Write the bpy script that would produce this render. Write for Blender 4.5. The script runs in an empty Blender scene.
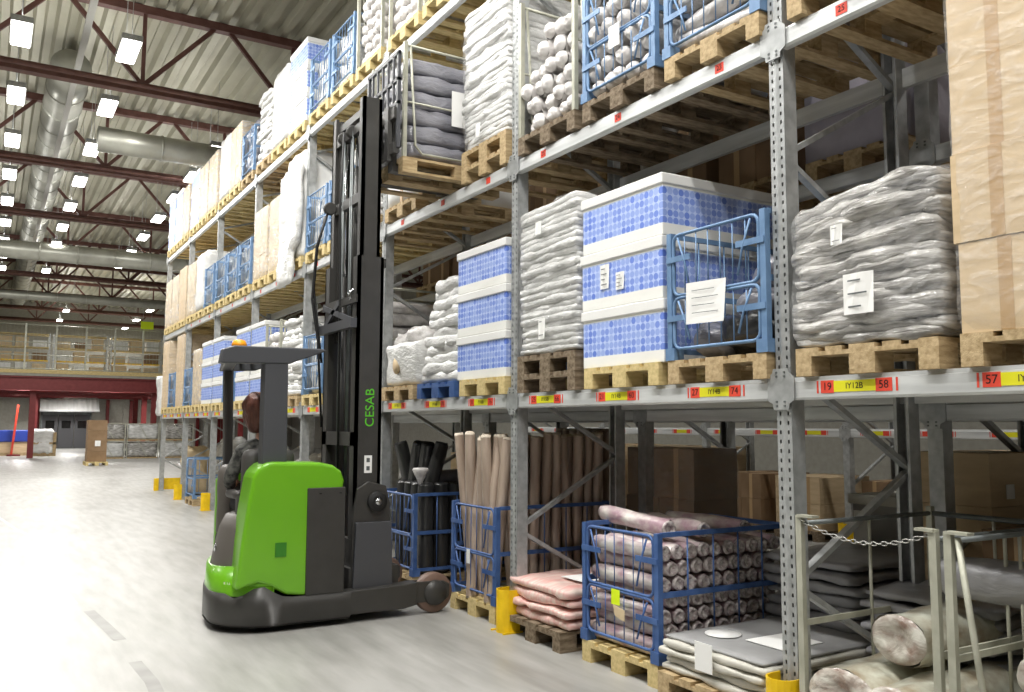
import bpy, bmesh, math, random
from math import sin, cos, pi, radians as R
from mathutils import Vector, Matrix, noise
random.seed(7)
sc = bpy.context.scene
col = sc.collection

# ------------------------------------------------------------------ materials
def new_mat(name):
    m = bpy.data.materials.new(name); m.use_nodes = True
    nt = m.node_tree
    return m, nt, nt.nodes['Principled BSDF']
def lin(c):
    return tuple(((x / 12.92) if x <= .04045 else ((x + .055) / 1.055) ** 2.4) for x in c) + (1,)
def mat(name, c, rough=.6, metal=0, var=0, scale=6, bump=0, bscale=20, stretch=(1, 1, 1), coat=0, spec=.5, c2=None):
    m, nt, b = new_mat(name)
    b.inputs['Roughness'].default_value = rough; b.inputs['Metallic'].default_value = metal
    b.inputs['Base Color'].default_value = lin(c); b.inputs['Coat Weight'].default_value = coat
    b.inputs['Coat Roughness'].default_value = .15
    b.inputs['Specular IOR Level'].default_value = spec
    if var or bump or c2:
        tc = nt.nodes.new('ShaderNodeTexCoord'); mp = nt.nodes.new('ShaderNodeMapping')
        mp.inputs['Scale'].default_value = stretch
        nt.links.new(tc.outputs['Object'], mp.inputs['Vector'])
    if var or c2:
        n = nt.nodes.new('ShaderNodeTexNoise'); n.inputs['Scale'].default_value = scale; n.inputs['Detail'].default_value = 4
        nt.links.new(mp.outputs[0], n.inputs['Vector'])
        r = nt.nodes.new('ShaderNodeValToRGB')
        lo = c2 if c2 else tuple(max(0, x - var) for x in c)
        hi = c if c2 else tuple(min(1, x + var) for x in c)
        r.color_ramp.elements[0].color = lin(lo); r.color_ramp.elements[1].color = lin(hi)
        r.color_ramp.elements[0].position = .35; r.color_ramp.elements[1].position = .65
        nt.links.new(n.outputs['Fac'], r.inputs[0]); nt.links.new(r.outputs[0], b.inputs['Base Color'])
    if bump:
        n2 = nt.nodes.new('ShaderNodeTexNoise'); n2.inputs['Scale'].default_value = bscale; n2.inputs['Detail'].default_value = 5
        n2.inputs['Distortion'].default_value = .6
        nt.links.new(mp.outputs[0], n2.inputs['Vector'])
        bp = nt.nodes.new('ShaderNodeBump'); bp.inputs['Strength'].default_value = bump; bp.inputs['Distance'].default_value = .02
        nt.links.new(n2.outputs['Fac'], bp.inputs['Height']); nt.links.new(bp.outputs[0], b.inputs['Normal'])
    return m
def emis(name, c, s):
    m, nt, b = new_mat(name)
    b.inputs['Base Color'].default_value = lin(c); b.inputs['Emission Color'].default_value = lin(c)
    b.inputs['Emission Strength'].default_value = s
    return m

M = {}
M['galv'] = mat('galvanised_steel', (.68, .69, .69), .42, .45, var=.05, scale=14)
M['galv_beam'] = mat('galvanised_beam_steel', (.83, .84, .84), .4, .25, var=.05, scale=5, stretch=(1, .3, 4))
M['galv_dark'] = mat('grey_painted_steel', (.42, .44, .44), .5, .4, var=.04)
M['wood'] = mat('pale_pallet_wood', (.69, .6, .45), .8, var=.07, scale=9, stretch=(1, 4, 4), bump=.2, bscale=30)
M['wood_new'] = mat('fresh_pallet_wood', (.79, .71, .5), .75, var=.05, scale=9, stretch=(1, 4, 4))
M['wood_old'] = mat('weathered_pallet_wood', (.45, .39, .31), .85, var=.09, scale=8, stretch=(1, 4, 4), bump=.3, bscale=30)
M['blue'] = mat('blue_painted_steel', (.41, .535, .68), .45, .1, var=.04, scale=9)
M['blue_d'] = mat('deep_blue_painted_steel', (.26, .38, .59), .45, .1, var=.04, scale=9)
M['stil'] = mat('pale_grey_painted_steel', (.68, .68, .62), .45, .2, var=.04, scale=9)
M['white'] = mat('white_plastic', (.9, .9, .89), .55)
M['paper'] = mat('white_paper', (.93, .93, .92), .7)
M['ink'] = mat('black_ink', (.08, .05, .05), .8)
M['redlab'] = mat('red_label', (.87, .28, .2), .6)
M['yellab'] = mat('yellow_label', (.87, .85, .1), .6)
M['yellow'] = mat('yellow_paint', (.93, .77, .05), .45, var=.04, scale=9)
M['amber'] = mat('amber_plastic', (.96, .62, .08), .35)
M['green'] = mat('bright_green_paint', (.42, .68, .09), .3, coat=.5, var=.015, scale=2)
M['dgreen'] = mat('dark_green_badge', (.2, .48, .12), .4)
M['cgreen'] = mat('green_lettering', (.35, .75, .15), .5)
M['tblack'] = mat('charcoal_paint', (.235, .23, .22), .42, .1, var=.015, scale=5)
M['tgrey'] = mat('dark_slate_paint', (.29, .295, .31), .42, .1)
M['rubber'] = mat('black_rubber', (.07, .07, .07), .65)
M['seat'] = mat('dark_grey_vinyl', (.27, .26, .25), .5, bump=.1)
M['cush'] = mat('grey_moulded_plastic', (.36, .34, .32), .5)
M['chrome'] = mat('polished_steel', (.75, .76, .77), .2, 1)
M['wheel'] = mat('tan_polyurethane', (.45, .36, .31), .5)
M['carton'] = mat('brown_cardboard', (.79, .7, .56), .75, var=.03, scale=3, stretch=(1, 1, 6))
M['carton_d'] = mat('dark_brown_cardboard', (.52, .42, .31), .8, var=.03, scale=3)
M['cream'] = mat('cream_cardboard', (.78, .7, .56), .6, var=.05, scale=4, bump=.4, bscale=14)
M['tape'] = mat('parcel_tape', (.72, .6, .44), .3)
M['sackw'] = mat('white_shrinkwrap', (.84, .84, .83), .36, bump=.8, bscale=14, stretch=(1, 1, 2.2), var=.04, scale=5, coat=.3)
M['sackg'] = mat('pearl_grey_shrinkwrap', (.76, .76, .75), .33, bump=.9, bscale=12, stretch=(1, 1, 2.5), var=.07, scale=6, coat=.4)
M['silver'] = mat('silver_grey_shrinkwrap', (.74, .73, .71), .25, bump=1, bscale=9, stretch=(.8, .8, 4), c2=(.42, .41, .39), scale=7, coat=.8)
M['dgrey'] = mat('dark_grey_film', (.5, .5, .53), .28, bump=.7, bscale=9, stretch=(1, 1, 3), var=.06, scale=5, coat=.5)
M['dsack'] = mat('slate_grey_film', (.58, .58, .59), .33, bump=.5, bscale=8, stretch=(1, 1, 2), var=.05, scale=4, coat=.3)
M['lsack'] = mat('light_grey_sacking', (.76, .75, .71), .5, bump=.3, bscale=9, var=.04, scale=4)
M['lsack_top'] = mat('matt_grey_sack_cover', (.6, .6, .6), .55, var=.03, scale=4)
M['black'] = mat('black_film', (.19, .19, .19), .3, bump=.5, bscale=10, stretch=(1, 1, .3), coat=.4)
M['brollm'] = mat('brown_film_roll', (.67, .6, .54), .33, bump=.5, bscale=7, stretch=(3, 3, .5), var=.08, scale=3, coat=.4)
M['brollend'] = mat('pale_roll_core', (.8, .75, .68), .6)
M['pink'] = mat('pink_striped_sack', (.88, .66, .63), .5, bump=.4, bscale=8, c2=(.9, .82, .78), scale=5, stretch=(.7, 5, 3), coat=.3)
M['whiteb'] = mat('white_bundle_film', (.9, .89, .88), .4, bump=.7, bscale=14, c2=(.7, .68, .67), scale=7, coat=.3)
M['purple'] = mat('purple_print_film', (.86, .84, .81), .4, bump=.6, bscale=14, c2=(.64, .52, .56), scale=8, stretch=(1, .8, 1), coat=.4)
M['purple_end'] = mat('white_purple_roll_end', (.88, .86, .84), .4, bump=.9, bscale=18, c2=(.5, .42, .43), scale=26, coat=.4)
M['floral'] = mat('green_brown_floral_film', (.82, .83, .77), .3, bump=.6, bscale=8, c2=(.62, .57, .48), scale=7, coat=.7)
M['floral_end'] = mat('floral_roll_end', (.84, .83, .79), .3, bump=1, bscale=10, c2=(.52, .43, .38), scale=9, coat=.7)
M['hair'] = mat('auburn_hair', (.33, .16, .1), .5, bump=.6, bscale=40, stretch=(1, 1, .3), var=.05, scale=30)
M['skin'] = mat('skin', (.82, .62, .52), .5)
M['jacket'] = mat('grey_patterned_jacket', (.4, .4, .38), .8, c2=(.12, .12, .12), scale=22)
M['trouser'] = mat('dark_trousers', (.13, .13, .15), .8)
M['truss'] = mat('oxide_red_steel', (.38, .25, .22), .55, .1, var=.03)
M['truss_b'] = mat('red_painted_steel', (.45, .14, .14), .5, .1, var=.02)
M['deck'] = mat('ribbed_roof_steel', (.66, .65, .58), .45, .25, var=.03, scale=.8)
M['duct'] = mat('duct_steel', (.62, .62, .58), .38, .4, var=.04, scale=2)
M['wall'] = mat('pale_grey_wall_panel', (.62, .61, .57), .7, var=.02)
M['doorm'] = mat('slate_door_paint', (.3, .3, .31), .5)
M['glass_d'] = mat('dark_door_glass', (.1, .1, .1), .1)
M['chain'] = mat('zinc_chain', (.7, .7, .68), .35, .6)
M['bluecloth'] = mat('blue_plastic_sheet', (.14, .24, .6), .5)
M['ygreen'] = mat('yellow_green_sign', (.85, .95, .05), .5)
M['lavender'] = mat('lilac_white_wrap', (.68, .66, .7), .5, bump=.4, bscale=8, var=.02)

def carton_pattern():
    m, nt, b = new_mat('white_carton_blue_dots')
    b.inputs['Roughness'].default_value = .45; b.inputs['Coat Weight'].default_value = .25
    N = nt.nodes.new; L = nt.links.new
    tc = N('ShaderNodeTexCoord'); sx = N('ShaderNodeSeparateXYZ'); L(tc.outputs['Object'], sx.inputs[0])
    def mth(op, a, b_=None, c=None):
        n = N('ShaderNodeMath'); n.operation = op
        for i, v in enumerate((a, b_, c)):
            if v is None: continue
            if isinstance(v, (int, float)): n.inputs[i].default_value = v
            else: L(v, n.inputs[i])
        return n.outputs[0]
    P = .048
    u = mth('ADD', sx.outputs[0], sx.outputs[1]); w = sx.outputs[2]
    fu = mth('SUBTRACT', mth('FRACT', mth('DIVIDE', mth('ADD', u, 10), P)), .5)
    fw = mth('SUBTRACT', mth('FRACT', mth('DIVIDE', mth('ADD', w, 10.006), P)), .5)
    rr = mth('SQRT', mth('ADD', mth('MULTIPLY', fu, fu), mth('MULTIPLY', fw, fw)))
    dot = mth('LESS_THAN', rr, .47)
    wn = N('ShaderNodeTexWhiteNoise'); cb = N('ShaderNodeCombineXYZ')
    L(mth('FLOOR', mth('DIVIDE', mth('ADD', u, 10), P)), cb.inputs[0]); L(mth('FLOOR', mth('DIVIDE', mth('ADD', w, 10.006), P)), cb.inputs[1])
    wn.noise_dimensions = '3D'; L(cb.outputs[0], wn.inputs['Vector'])
    rmp = N('ShaderNodeValToRGB'); rmp.color_ramp.elements[0].color = lin((.37, .49, .84)); rmp.color_ramp.elements[1].color = lin((.62, .7, .91))
    L(wn.outputs['Value'], rmp.inputs[0])
    band = mth('MULTIPLY', mth('GREATER_THAN', w, .078), mth('LESS_THAN', w, .318))
    mx = N('ShaderNodeMix'); mx.data_type = 'RGBA'
    mx.inputs[6].default_value = lin((.72, .79, .95)); L(rmp.outputs[0], mx.inputs[7]); L(dot, mx.inputs[0])
    mx2 = N('ShaderNodeMix'); mx2.data_type = 'RGBA'; mx2.inputs[6].default_value = lin((.93, .93, .91))
    L(mx.outputs[2], mx2.inputs[7]); L(band, mx2.inputs[0]); L(mx2.outputs[2], b.inputs['Base Color'])
    n2 = N('ShaderNodeTexNoise'); n2.inputs['Scale'].default_value = 8; L(tc.outputs['Object'], n2.inputs['Vector'])
    bp = N('ShaderNodeBump'); bp.inputs['Strength'].default_value = .25; bp.inputs['Distance'].default_value = .02
    L(n2.outputs['Fac'], bp.inputs['Height']); L(bp.outputs[0], b.inputs['Normal'])
    return m
M['bw'] = carton_pattern()

def film_mat(name, dens, tint=(.97, .97, .97)):
    m, nt, b = new_mat(name)
    N = nt.nodes.new; L = nt.links.new
    out = nt.nodes['Material Output']
    b.inputs['Base Color'].default_value = lin(tint); b.inputs['Roughness'].default_value = .22
    tr = N('ShaderNodeBsdfTransparent'); mx = N('ShaderNodeMixShader')
    tc = N('ShaderNodeTexCoord'); mp = N('ShaderNodeMapping'); mp.inputs['Scale'].default_value = (1, 1, 2.2); L(tc.outputs['Object'], mp.inputs[0])
    n = N('ShaderNodeTexNoise'); n.inputs['Scale'].default_value = 7; n.inputs['Detail'].default_value = 5; n.inputs['Distortion'].default_value = 1.2; L(mp.outputs[0], n.inputs[0])
    r = N('ShaderNodeMapRange'); r.inputs[1].default_value = .4; r.inputs[2].default_value = .75; r.inputs[3].default_value = dens * .35; r.inputs[4].default_value = dens
    L(n.outputs['Fac'], r.inputs[0]); L(r.outputs[0], mx.inputs[0]); L(tr.outputs[0], mx.inputs[1]); L(b.outputs[0], mx.inputs[2]); L(mx.outputs[0], out.inputs[0])
    bp = N('ShaderNodeBump'); bp.inputs['Strength'].default_value = .9; bp.inputs['Distance'].default_value = .03
    L(n.outputs['Fac'], bp.inputs['Height']); L(bp.outputs[0], b.inputs['Normal'])
    return m
M['film'] = film_mat('clear_stretch_film', .25)
M['film_d'] = film_mat('milky_stretch_film', .5)

# ------------------------------------------------------------------ mesh builder
class MB:
    def __init__(s): s.v = []; s.f = []; s.m = []; s.sm = []; s.mats = []
    def mi(s, k):
        if k not in s.mats: s.mats.append(k)
        return s.mats.index(k)
    def add(s, vs, fs, k, smooth=False):
        o = len(s.v); s.v += [tuple(v) for v in vs]; i = s.mi(k)
        for f in fs: s.f.append(tuple(x + o for x in f)); s.m.append(i); s.sm.append(smooth)
        return s
    def box(s, x0, x1, y0, y1, z0, z1, k, T=None):
        vs = [Vector((x, y, z)) for z in (z0, z1) for y in (y0, y1) for x in (x0, x1)]
        if T: vs = [T @ v for v in vs]
        return s.add(vs, [(0, 2, 3, 1), (4, 5, 7, 6), (0, 1, 5, 4), (2, 6, 7, 3), (0, 4, 6, 2), (1, 3, 7, 5)], k)
    def bar(s, p0, p1, w, h, k, up=(0, 0, 1)):
        p0, p1 = Vector(p0), Vector(p1); d = (p1 - p0).normalized(); up = Vector(up)
        if abs(d.dot(up)) > .99: up = Vector((1, 0, 0))
        a = d.cross(up).normalized() * w / 2; b = a.normalized().cross(d) * h / 2
        vs = [p + sa * a + sb * b for p in (p0, p1) for sa, sb in ((-1, -1), (1, -1), (1, 1), (-1, 1))]
        return s.add(vs, [(3, 2, 1, 0), (4, 5, 6, 7), (0, 1, 5, 4), (1, 2, 6, 5), (2, 3, 7, 6), (3, 0, 4, 7)], k)
    def tube(s, pts, r, k, n=8, closed=False):
        pts = [Vector(p) for p in pts]; N = len(pts); rings = []
        ref = None
        for i, p in enumerate(pts):
            a = pts[i - 1] if (i > 0 or closed) else p; b = pts[(i + 1) % N] if (i < N - 1 or closed) else p
            d = (b - a).normalized()
            if ref is None: ref = Vector((0, 0, 1)) if abs(d.z) < .9 else Vector((1, 0, 0))
            u = (ref - d * ref.dot(d)).normalized(); ref = u; w = d.cross(u)
            rr = r[i] if isinstance(r, (list, tuple)) else r
            rings.append([p + (u * cos(2 * pi * j / n) + w * sin(2 * pi * j / n)) * rr for j in range(n)])
        vs = [v for ring in rings for v in ring]; fs = []
        for i in range(N if closed else N - 1):
            i2 = (i + 1) % N
            for j in range(n): fs.append((i * n + j, i * n + (j + 1) % n, i2 * n + (j + 1) % n, i2 * n + j))
        if not closed: fs += [tuple(range(n))[::-1], tuple((N - 1) * n + j for j in range(n))]
        return s.add(vs, fs, k, True)
    def prism(s, poly, ax, a0, a1, k, smooth=False):
        def P(u, v, a): return {'x': (a, u, v), 'y': (u, a, v), 'z': (u, v, a)}[ax]
        n = len(poly); vs = [P(u, v, a0) for u, v in poly] + [P(u, v, a1) for u, v in poly]
        fs = [tuple(range(n)), tuple(range(2 * n - 1, n - 1, -1))] + [(i, i + n, (i + 1) % n + n, (i + 1) % n) for i in range(n)]
        return s.add(vs, fs, k, smooth)
    def lathe(s, prof, c, k, n=20, ax='z'):
        vs = []
        for r, h in prof:
            for j in range(n):
                a, b = r * cos(2 * pi * j / n), r * sin(2 * pi * j / n)
                vs.append(Vector(c) + Vector({'z': (a, b, h), 'y': (a, h, b), 'x': (h, a, b)}[ax]))
        fs = [(i * n + j, i * n + (j + 1) % n, (i + 1) * n + (j + 1) % n, (i + 1) * n + j) for i in range(len(prof) - 1) for j in range(n)]
        fs += [tuple(range(n))[::-1], tuple((len(prof) - 1) * n + j for j in range(n))]
        return s.add(vs, fs, k, True)
    def soft(s, x0, x1, y0, y1, z0, z1, k, r=.04, res=(8, 8, 3), amp=.01, fr=6, seed=0, fn=None, T=None):
        c = Vector(((x0 + x1) / 2, (y0 + y1) / 2, (z0 + z1) / 2)); h = Vector(((x1 - x0) / 2, (y1 - y0) / 2, (z1 - z0) / 2))
        rr = Vector((min(r, h.x), min(r, h.y), min(r, h.z))); idx = {}; vs = []; fs = []
        so = Vector((seed * 3.17, seed * 1.7, -seed * 2.3))
        def vid(i, j, q):
            if (i, j, q) in idx: return idx[(i, j, q)]
            p = Vector((-1 + 2 * i / res[0], -1 + 2 * j / res[1], -1 + 2 * q / res[2]))
            P = Vector((p.x * h.x, p.y * h.y, p.z * h.z))
            q_ = Vector([max(-(h[a] - rr[a]), min(h[a] - rr[a], P[a])) for a in range(3)])
            d = P - q_
            if d.length > 1e-6:
                dn = d.normalized(); P = q_ + Vector([dn[a] * rr[a] for a in range(3)])
            else: dn = Vector((0, 0, 1))
            P = P + c
            P += dn * noise.noise(P * fr + so) * amp * 2 + dn * noise.noise(P * fr * 2.3 + so) * amp
            if fn: P = fn(P)
            if T: P = T @ P
            idx[(i, j, q)] = len(vs); vs.append(P); return idx[(i, j, q)]
        a, b, c_ = res
        for i in range(a):
            for j in range(b):
                fs.append((vid(i, j, 0), vid(i, j + 1, 0), vid(i + 1, j + 1, 0), vid(i + 1, j, 0)))
                fs.append((vid(i, j, c_), vid(i + 1, j, c_), vid(i + 1, j + 1, c_), vid(i, j + 1, c_)))
        for i in range(a):
            for q in range(c_):
                fs.append((vid(i, 0, q), vid(i + 1, 0, q), vid(i + 1, 0, q + 1), vid(i, 0, q + 1)))
                fs.append((vid(i, b, q), vid(i, b, q + 1), vid(i + 1, b, q + 1), vid(i + 1, b, q)))
        for j in range(b):
            for q in range(c_):
                fs.append((vid(0, j, q), vid(0, j, q + 1), vid(0, j + 1, q + 1), vid(0, j + 1, q)))
                fs.append((vid(a, j, q), vid(a, j + 1, q), vid(a, j + 1, q + 1), vid(a, j, q + 1)))
        return s.add(vs, fs, k, True)
    def text(s, body, size, T, k, depth=.0006):
        cu = bpy.data.curves.new('t', 'FONT'); cu.body = body; cu.size = size; cu.align_x = 'CENTER'; cu.align_y = 'CENTER'; cu.extrude = depth
        o = bpy.data.objects.new('t', cu); me = bpy.data.meshes.new_from_object(o)
        s.add([T @ v.co for v in me.vertices], [tuple(p.vertices) for p in me.polygons], k)
        bpy.data.objects.remove(o); bpy.data.curves.remove(cu); bpy.data.meshes.remove(me)
        return s
    def build(s, name, parent=None, loc=None, rz=0, bevel=0):
        me = bpy.data.meshes.new(name); me.from_pydata(s.v, [], s.f)
        for k in s.mats: me.materials.append(M[k])
        me.polygons.foreach_set('material_index', s.m); me.polygons.foreach_set('use_smooth', s.sm); me.update()
        o = bpy.data.objects.new(name, me); col.objects.link(o)
        if parent: o.parent = parent
        if loc: o.location = loc
        if rz: o.rotation_euler = (0, 0, rz)
        if bevel:
            b = o.modifiers.new('bevel', 'BEVEL'); b.width = bevel; b.segments = 3; b.limit_method = 'ANGLE'; b.angle_limit = R(40)
        return o
ST = {'x': Matrix(((0, 0, -1, 0), (-1, 0, 0, 0), (0, 1, 0, 0), (0, 0, 0, 1)))}     # text plane facing -X
def face_x(x, y, z): return Matrix.Translation((x, y, z)) @ ST['x']
def face_y(x, y, z): return Matrix.Translation((x, y, z)) @ Matrix.Rotation(pi / 2, 4, 'X')   # facing -Y

labels = {}
def tag(o, label, cat, group=None, kind=None):
    if label in labels and not (group and labels[label] == group): print('DUPLICATE LABEL:', label)
    labels[label] = group
    if len(label.replace('-', ' ').split()) > 16: print('LONG', label)
    o['label'] = label; o['category'] = cat
    if group: o['group'] = group
    if kind: o['kind'] = kind
    return o
def thing(name, label, cat, loc=(0, 0, 0), rz=0, group=None):
    o = bpy.data.objects.new(name, None); col.objects.link(o); o.empty_display_size = .1
    o.location = loc; o.rotation_euler = (0, 0, rz)
    return tag(o, label, cat, group)
def struct(o): o['kind'] = 'structure'; return o
kids = {}
def dup(root, loc, label, group=None, rz=0):
    r = root.copy(); col.objects.link(r); r.location = loc; r.rotation_euler = (0, 0, rz)
    if 'group' in r: del r['group']
    tag(r, label, r['category'], group)
    for ch in list(kids_of(root)):
        c = ch.copy(); col.objects.link(c); c.parent = r
        for g in list(kids_of(ch)):
            d = g.copy(); col.objects.link(d); d.parent = c
    return r
def kids_of(o):
    if o.name not in kids: kids[o.name] = list(o.children)
    return kids[o.name]

# ------------------------------------------------------------------ camera
cam = bpy.data.cameras.new('camera'); co = bpy.data.objects.new('camera', cam); col.objects.link(co)
sc.camera = co
f, yaw, pit, rol, CH = 866.2, .54132, .09227, -.00431, 1.616
cam.sensor_fit = 'HORIZONTAL'; cam.sensor_width = 36; cam.lens = f / 1024 * 36; cam.clip_start = .05; cam.clip_end = 300
co.location = (0, 0, CH)
co.rotation_mode = 'QUATERNION'
co.rotation_quaternion = (Matrix.Rotation(-yaw, 3, 'Z') @ Matrix.Rotation(pi / 2 + pit, 3, 'X') @ Matrix.Rotation(-rol, 3, 'Z')).to_quaternion()

XF = 3.654                   # rack face
Y0, BAY = 3.24, 2.8
L1, L2, L3 = 1.88, 3.82, 5.77
LV = [0, L1, L2, L3]
LVN = ['floor', 'first shelf', 'second shelf', 'top shelf']
BN = {-1: 'nearest bay', 0: 'second bay', 1: 'third bay', 2: 'fourth bay', 3: 'fifth bay', 4: 'sixth bay', 5: 'seventh bay', 6: 'farthest bay'}
SN = ['near slot', 'middle slot', 'far slot']
def slot(bay, k): return Y0 + BAY * bay + .47 + .9 * k
def where(l, b, k): return f'{LVN[l]}, {SN[k]}, {BN[b]}'
# ------------------------------------------------------------------ the building
def floor_mat():
    m, nt, b = new_mat('polished_concrete')
    N = nt.nodes.new; L = nt.links.new
    tc = N('ShaderNodeTexCoord')
    def nz(scale, st, det=5):
        mp = N('ShaderNodeMapping'); mp.inputs['Scale'].default_value = st; L(tc.outputs['Object'], mp.inputs[0])
        n = N('ShaderNodeTexNoise'); n.inputs['Scale'].default_value = scale; n.inputs['Detail'].default_value = det; L(mp.outputs[0], n.inputs[0]); return n.outputs['Fac']
    n1, n2 = nz(.9, (1, .35, 1)), nz(5, (1.6, .25, 1), 8)
    ad = N('ShaderNodeMath'); ad.operation = 'ADD'; L(n1, ad.inputs[0]); L(n2, ad.inputs[1])
    r = N('ShaderNodeValToRGB'); r.color_ramp.elements[0].position = .75 / 2; r.color_ramp.elements[1].position = 1.2 / 2
    hf = N('ShaderNodeMath'); hf.operation = 'MULTIPLY'; hf.inputs[1].default_value = .5; L(ad.outputs[0], hf.inputs[0])
    r.color_ramp.elements[0].color = lin((.55, .545, .525)); r.color_ramp.elements[1].color = lin((.66, .655, .64))
    L(hf.outputs[0], r.inputs[0]); L(r.outputs[0], b.inputs['Base Color'])
    mr = N('ShaderNodeMapRange'); mr.inputs[3].default_value = .32; mr.inputs[4].default_value = .5; L(n1, mr.inputs[0]); L(mr.outputs[0], b.inputs['Roughness'])
    return m
M['floor'] = floor_mat()
M['scuff'] = mat('worn_grey_floor_paint', (.55, .545, .53), .5, var=.04, scale=3)
M['crack'] = mat('pale_crack_filler', (.78, .78, .76), .5)
struct(MB().box(-14, 20, -14, 68, -.3, 0, 'floor').build('floor'))
# floor marks (thin strips that lie on the slab)
def strip(name, pts, w, k, label):
    mb = MB(); vs = []
    for i, p in enumerate(pts):
        a = pts[max(0, i - 1)]; b = pts[min(len(pts) - 1, i + 1)]; d = Vector((b[0] - a[0], b[1] - a[1])).normalized(); nrm = Vector((-d.y, d.x)) * w / 2
        vs += [(p[0] + nrm.x, p[1] + nrm.y, .0015), (p[0] - nrm.x, p[1] - nrm.y, .0015)]
    mb.add(vs, [(2 * i, 2 * i + 1, 2 * i + 3, 2 * i + 2) for i in range(len(pts) - 1)], k)
    return tag(mb.build(name), label, 'floor mark')
strip('floor_stripe', [(.93, 5.33), (.95, 5.6), (.965, 6.0), (.94, 6.55)], .085, 'scuff', 'worn grey stripe on the concrete floor at the bottom left')
strip('floor_stripe', [(.93, 7.25), (.89, 7.8), (.83, 8.5)], .09, 'scuff', 'short worn grey stripe on the floor, farther up the aisle')
strip('floor_crack', [(.75, 8.9), (.68, 10.4), (.72, 11.4), (.62, 12.4), (.75, 13.6), (.45, 15.5), (.2, 18)], .045, 'crack', 'pale filled crack wandering along the concrete aisle floor')
# roof deck
mb = MB(); prof = []
x = -14.0
while x < 20:
    prof += [(x, 9.7), (x + .14, 9.7), (x + .2, 9.82), (x + .34, 9.82)]; x += .4
n = len(prof); vs = [(p[0], y, p[1]) for y in (-14, 68) for p in prof]
mb.add(vs, [(i, i + 1, n + i + 1, n + i) for i in range(n - 1)], 'deck')
mb.box(-14, 20, -14, 68, 9.9, 10.0, 'deck')
struct(mb.build('ceiling'))
struct(MB().box(-14.2, -14, -14, 68, 0, 10, 'wall').build('wall_left'))
struct(MB().box(20, 20.2, -14, 68, 0, 10, 'wall').build('wall_right'))
struct(MB().box(-14, 20, -14.2, -14, 0, 10, 'wall').build('wall_near'))
mb = MB()
x = -14
while x < 20: mb.box(x, x + .96, 66, 66.2, 0, 10, 'wall'); mb.box(x + .96, x + 1, 66.03, 66.2, 0, 10, 'wall'); x += 1
struct(mb.build('wall_far'))
# roof trusses, each a thing
def truss(y, label):
    t = thing('roof_truss', label, 'roof truss', (0, y, 8.0))
    MB().box(-13.9, 19.9, -.1, .1, -.06, .06, 'truss').box(-13.9, 19.9, -.02, .02, .06, .16, 'truss').build('bottom_chord', t)
    MB().box(-13.9, 19.9, -.09, .09, 1.52, 1.68, 'truss').build('top_chord', t)
    mb = MB(); x = -13.6 + 1.3
    while x < 19:
        mb.bar((x, 0, .1), (x - 1.3, 0, 1.55), .08, .08, 'truss'); mb.bar((x, 0, .1), (x + 1.3, 0, 1.55), .08, .08, 'truss'); mb.bar((x, 0, .1), (x, 0, 1.55), .07, .07, 'truss'); x += 2.9
    mb.build('web_diagonals', t)
    MB().tube([(-13.9, -.35, -.02), (19.9, -.35, -.02)], .05, 'truss', 8).build('sprinkler_pipe', t)
TY = [11.3 + 6.2 * i for i in range(-3, 9)]
for i, y in enumerate(TY):
    if y < 7: truss(y, ['red-brown roof truss behind the viewer, first', 'red-brown roof truss above the viewer, second', 'red-brown roof truss over the nearest rack bays'][i])
    else: truss(y, ['nearest red-brown roof truss, cut by the top edge of the picture', 'second red-brown roof truss crossing the top left', 'third red-brown roof truss, ending by the top shelf', 'fourth red-brown roof truss down the hall', 'fifth red-brown roof truss down the hall', 'sixth red-brown roof truss down the hall', 'seventh red-brown roof truss, above the mezzanine', 'eighth red-brown roof truss behind the mezzanine front', 'last red-brown roof truss near the far wall'][i - 3])
# ducts
def duct(name, p0, p1, r, label):
    t = thing(name, label, 'duct', p0)
    d = Vector(p1) - Vector(p0); k = max(2, int(d.length / 1.2)); pts = [d * i / k for i in range(k + 1)]
    MB().tube(pts, r, 'duct', 20).build('duct_tube', t)
    c0 = None
    for p in pts[1:-1]:
        if c0 is None: c0 = c = MB().tube([-d.normalized() * .02, d.normalized() * .02], r + .02, 'duct', 20).build('joint_collar', t)
        else: c = c0.copy(); col.objects.link(c)
        c.location = p
duct('ventilation_duct', (1.1, 19.8, 9.05), (1.1, 60, 9.05), .4, 'long round steel duct running down the hall above the aisle')
duct('ventilation_duct', (1.7, 20.2, 7.75), (12, 20.2, 7.75), .27, 'nearer crosswise steel duct above the rack')
duct('ventilation_duct', (-6, 34, 7.6), (12, 34, 7.6), .32, 'crosswise steel duct farther down the hall')
duct('ventilation_duct', (-6, 44.6, 7.4), (12, 44.6, 7.4), .2, 'thin crosswise steel duct just before the mezzanine')
t = thing('cable_tray', 'bright narrow cable tray running down the hall under the roof', 'cable tray', (1.12, 8, 8.45))
MB().box(-.05, .05, 0, 38, 0, .01, 'chain').build('tray_base', t); MB().box(-.055, -.05, 0, 38, 0, .06, 'chain').box(.05, .055, 0, 38, 0, .06, 'chain').build('tray_side', t)
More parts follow.
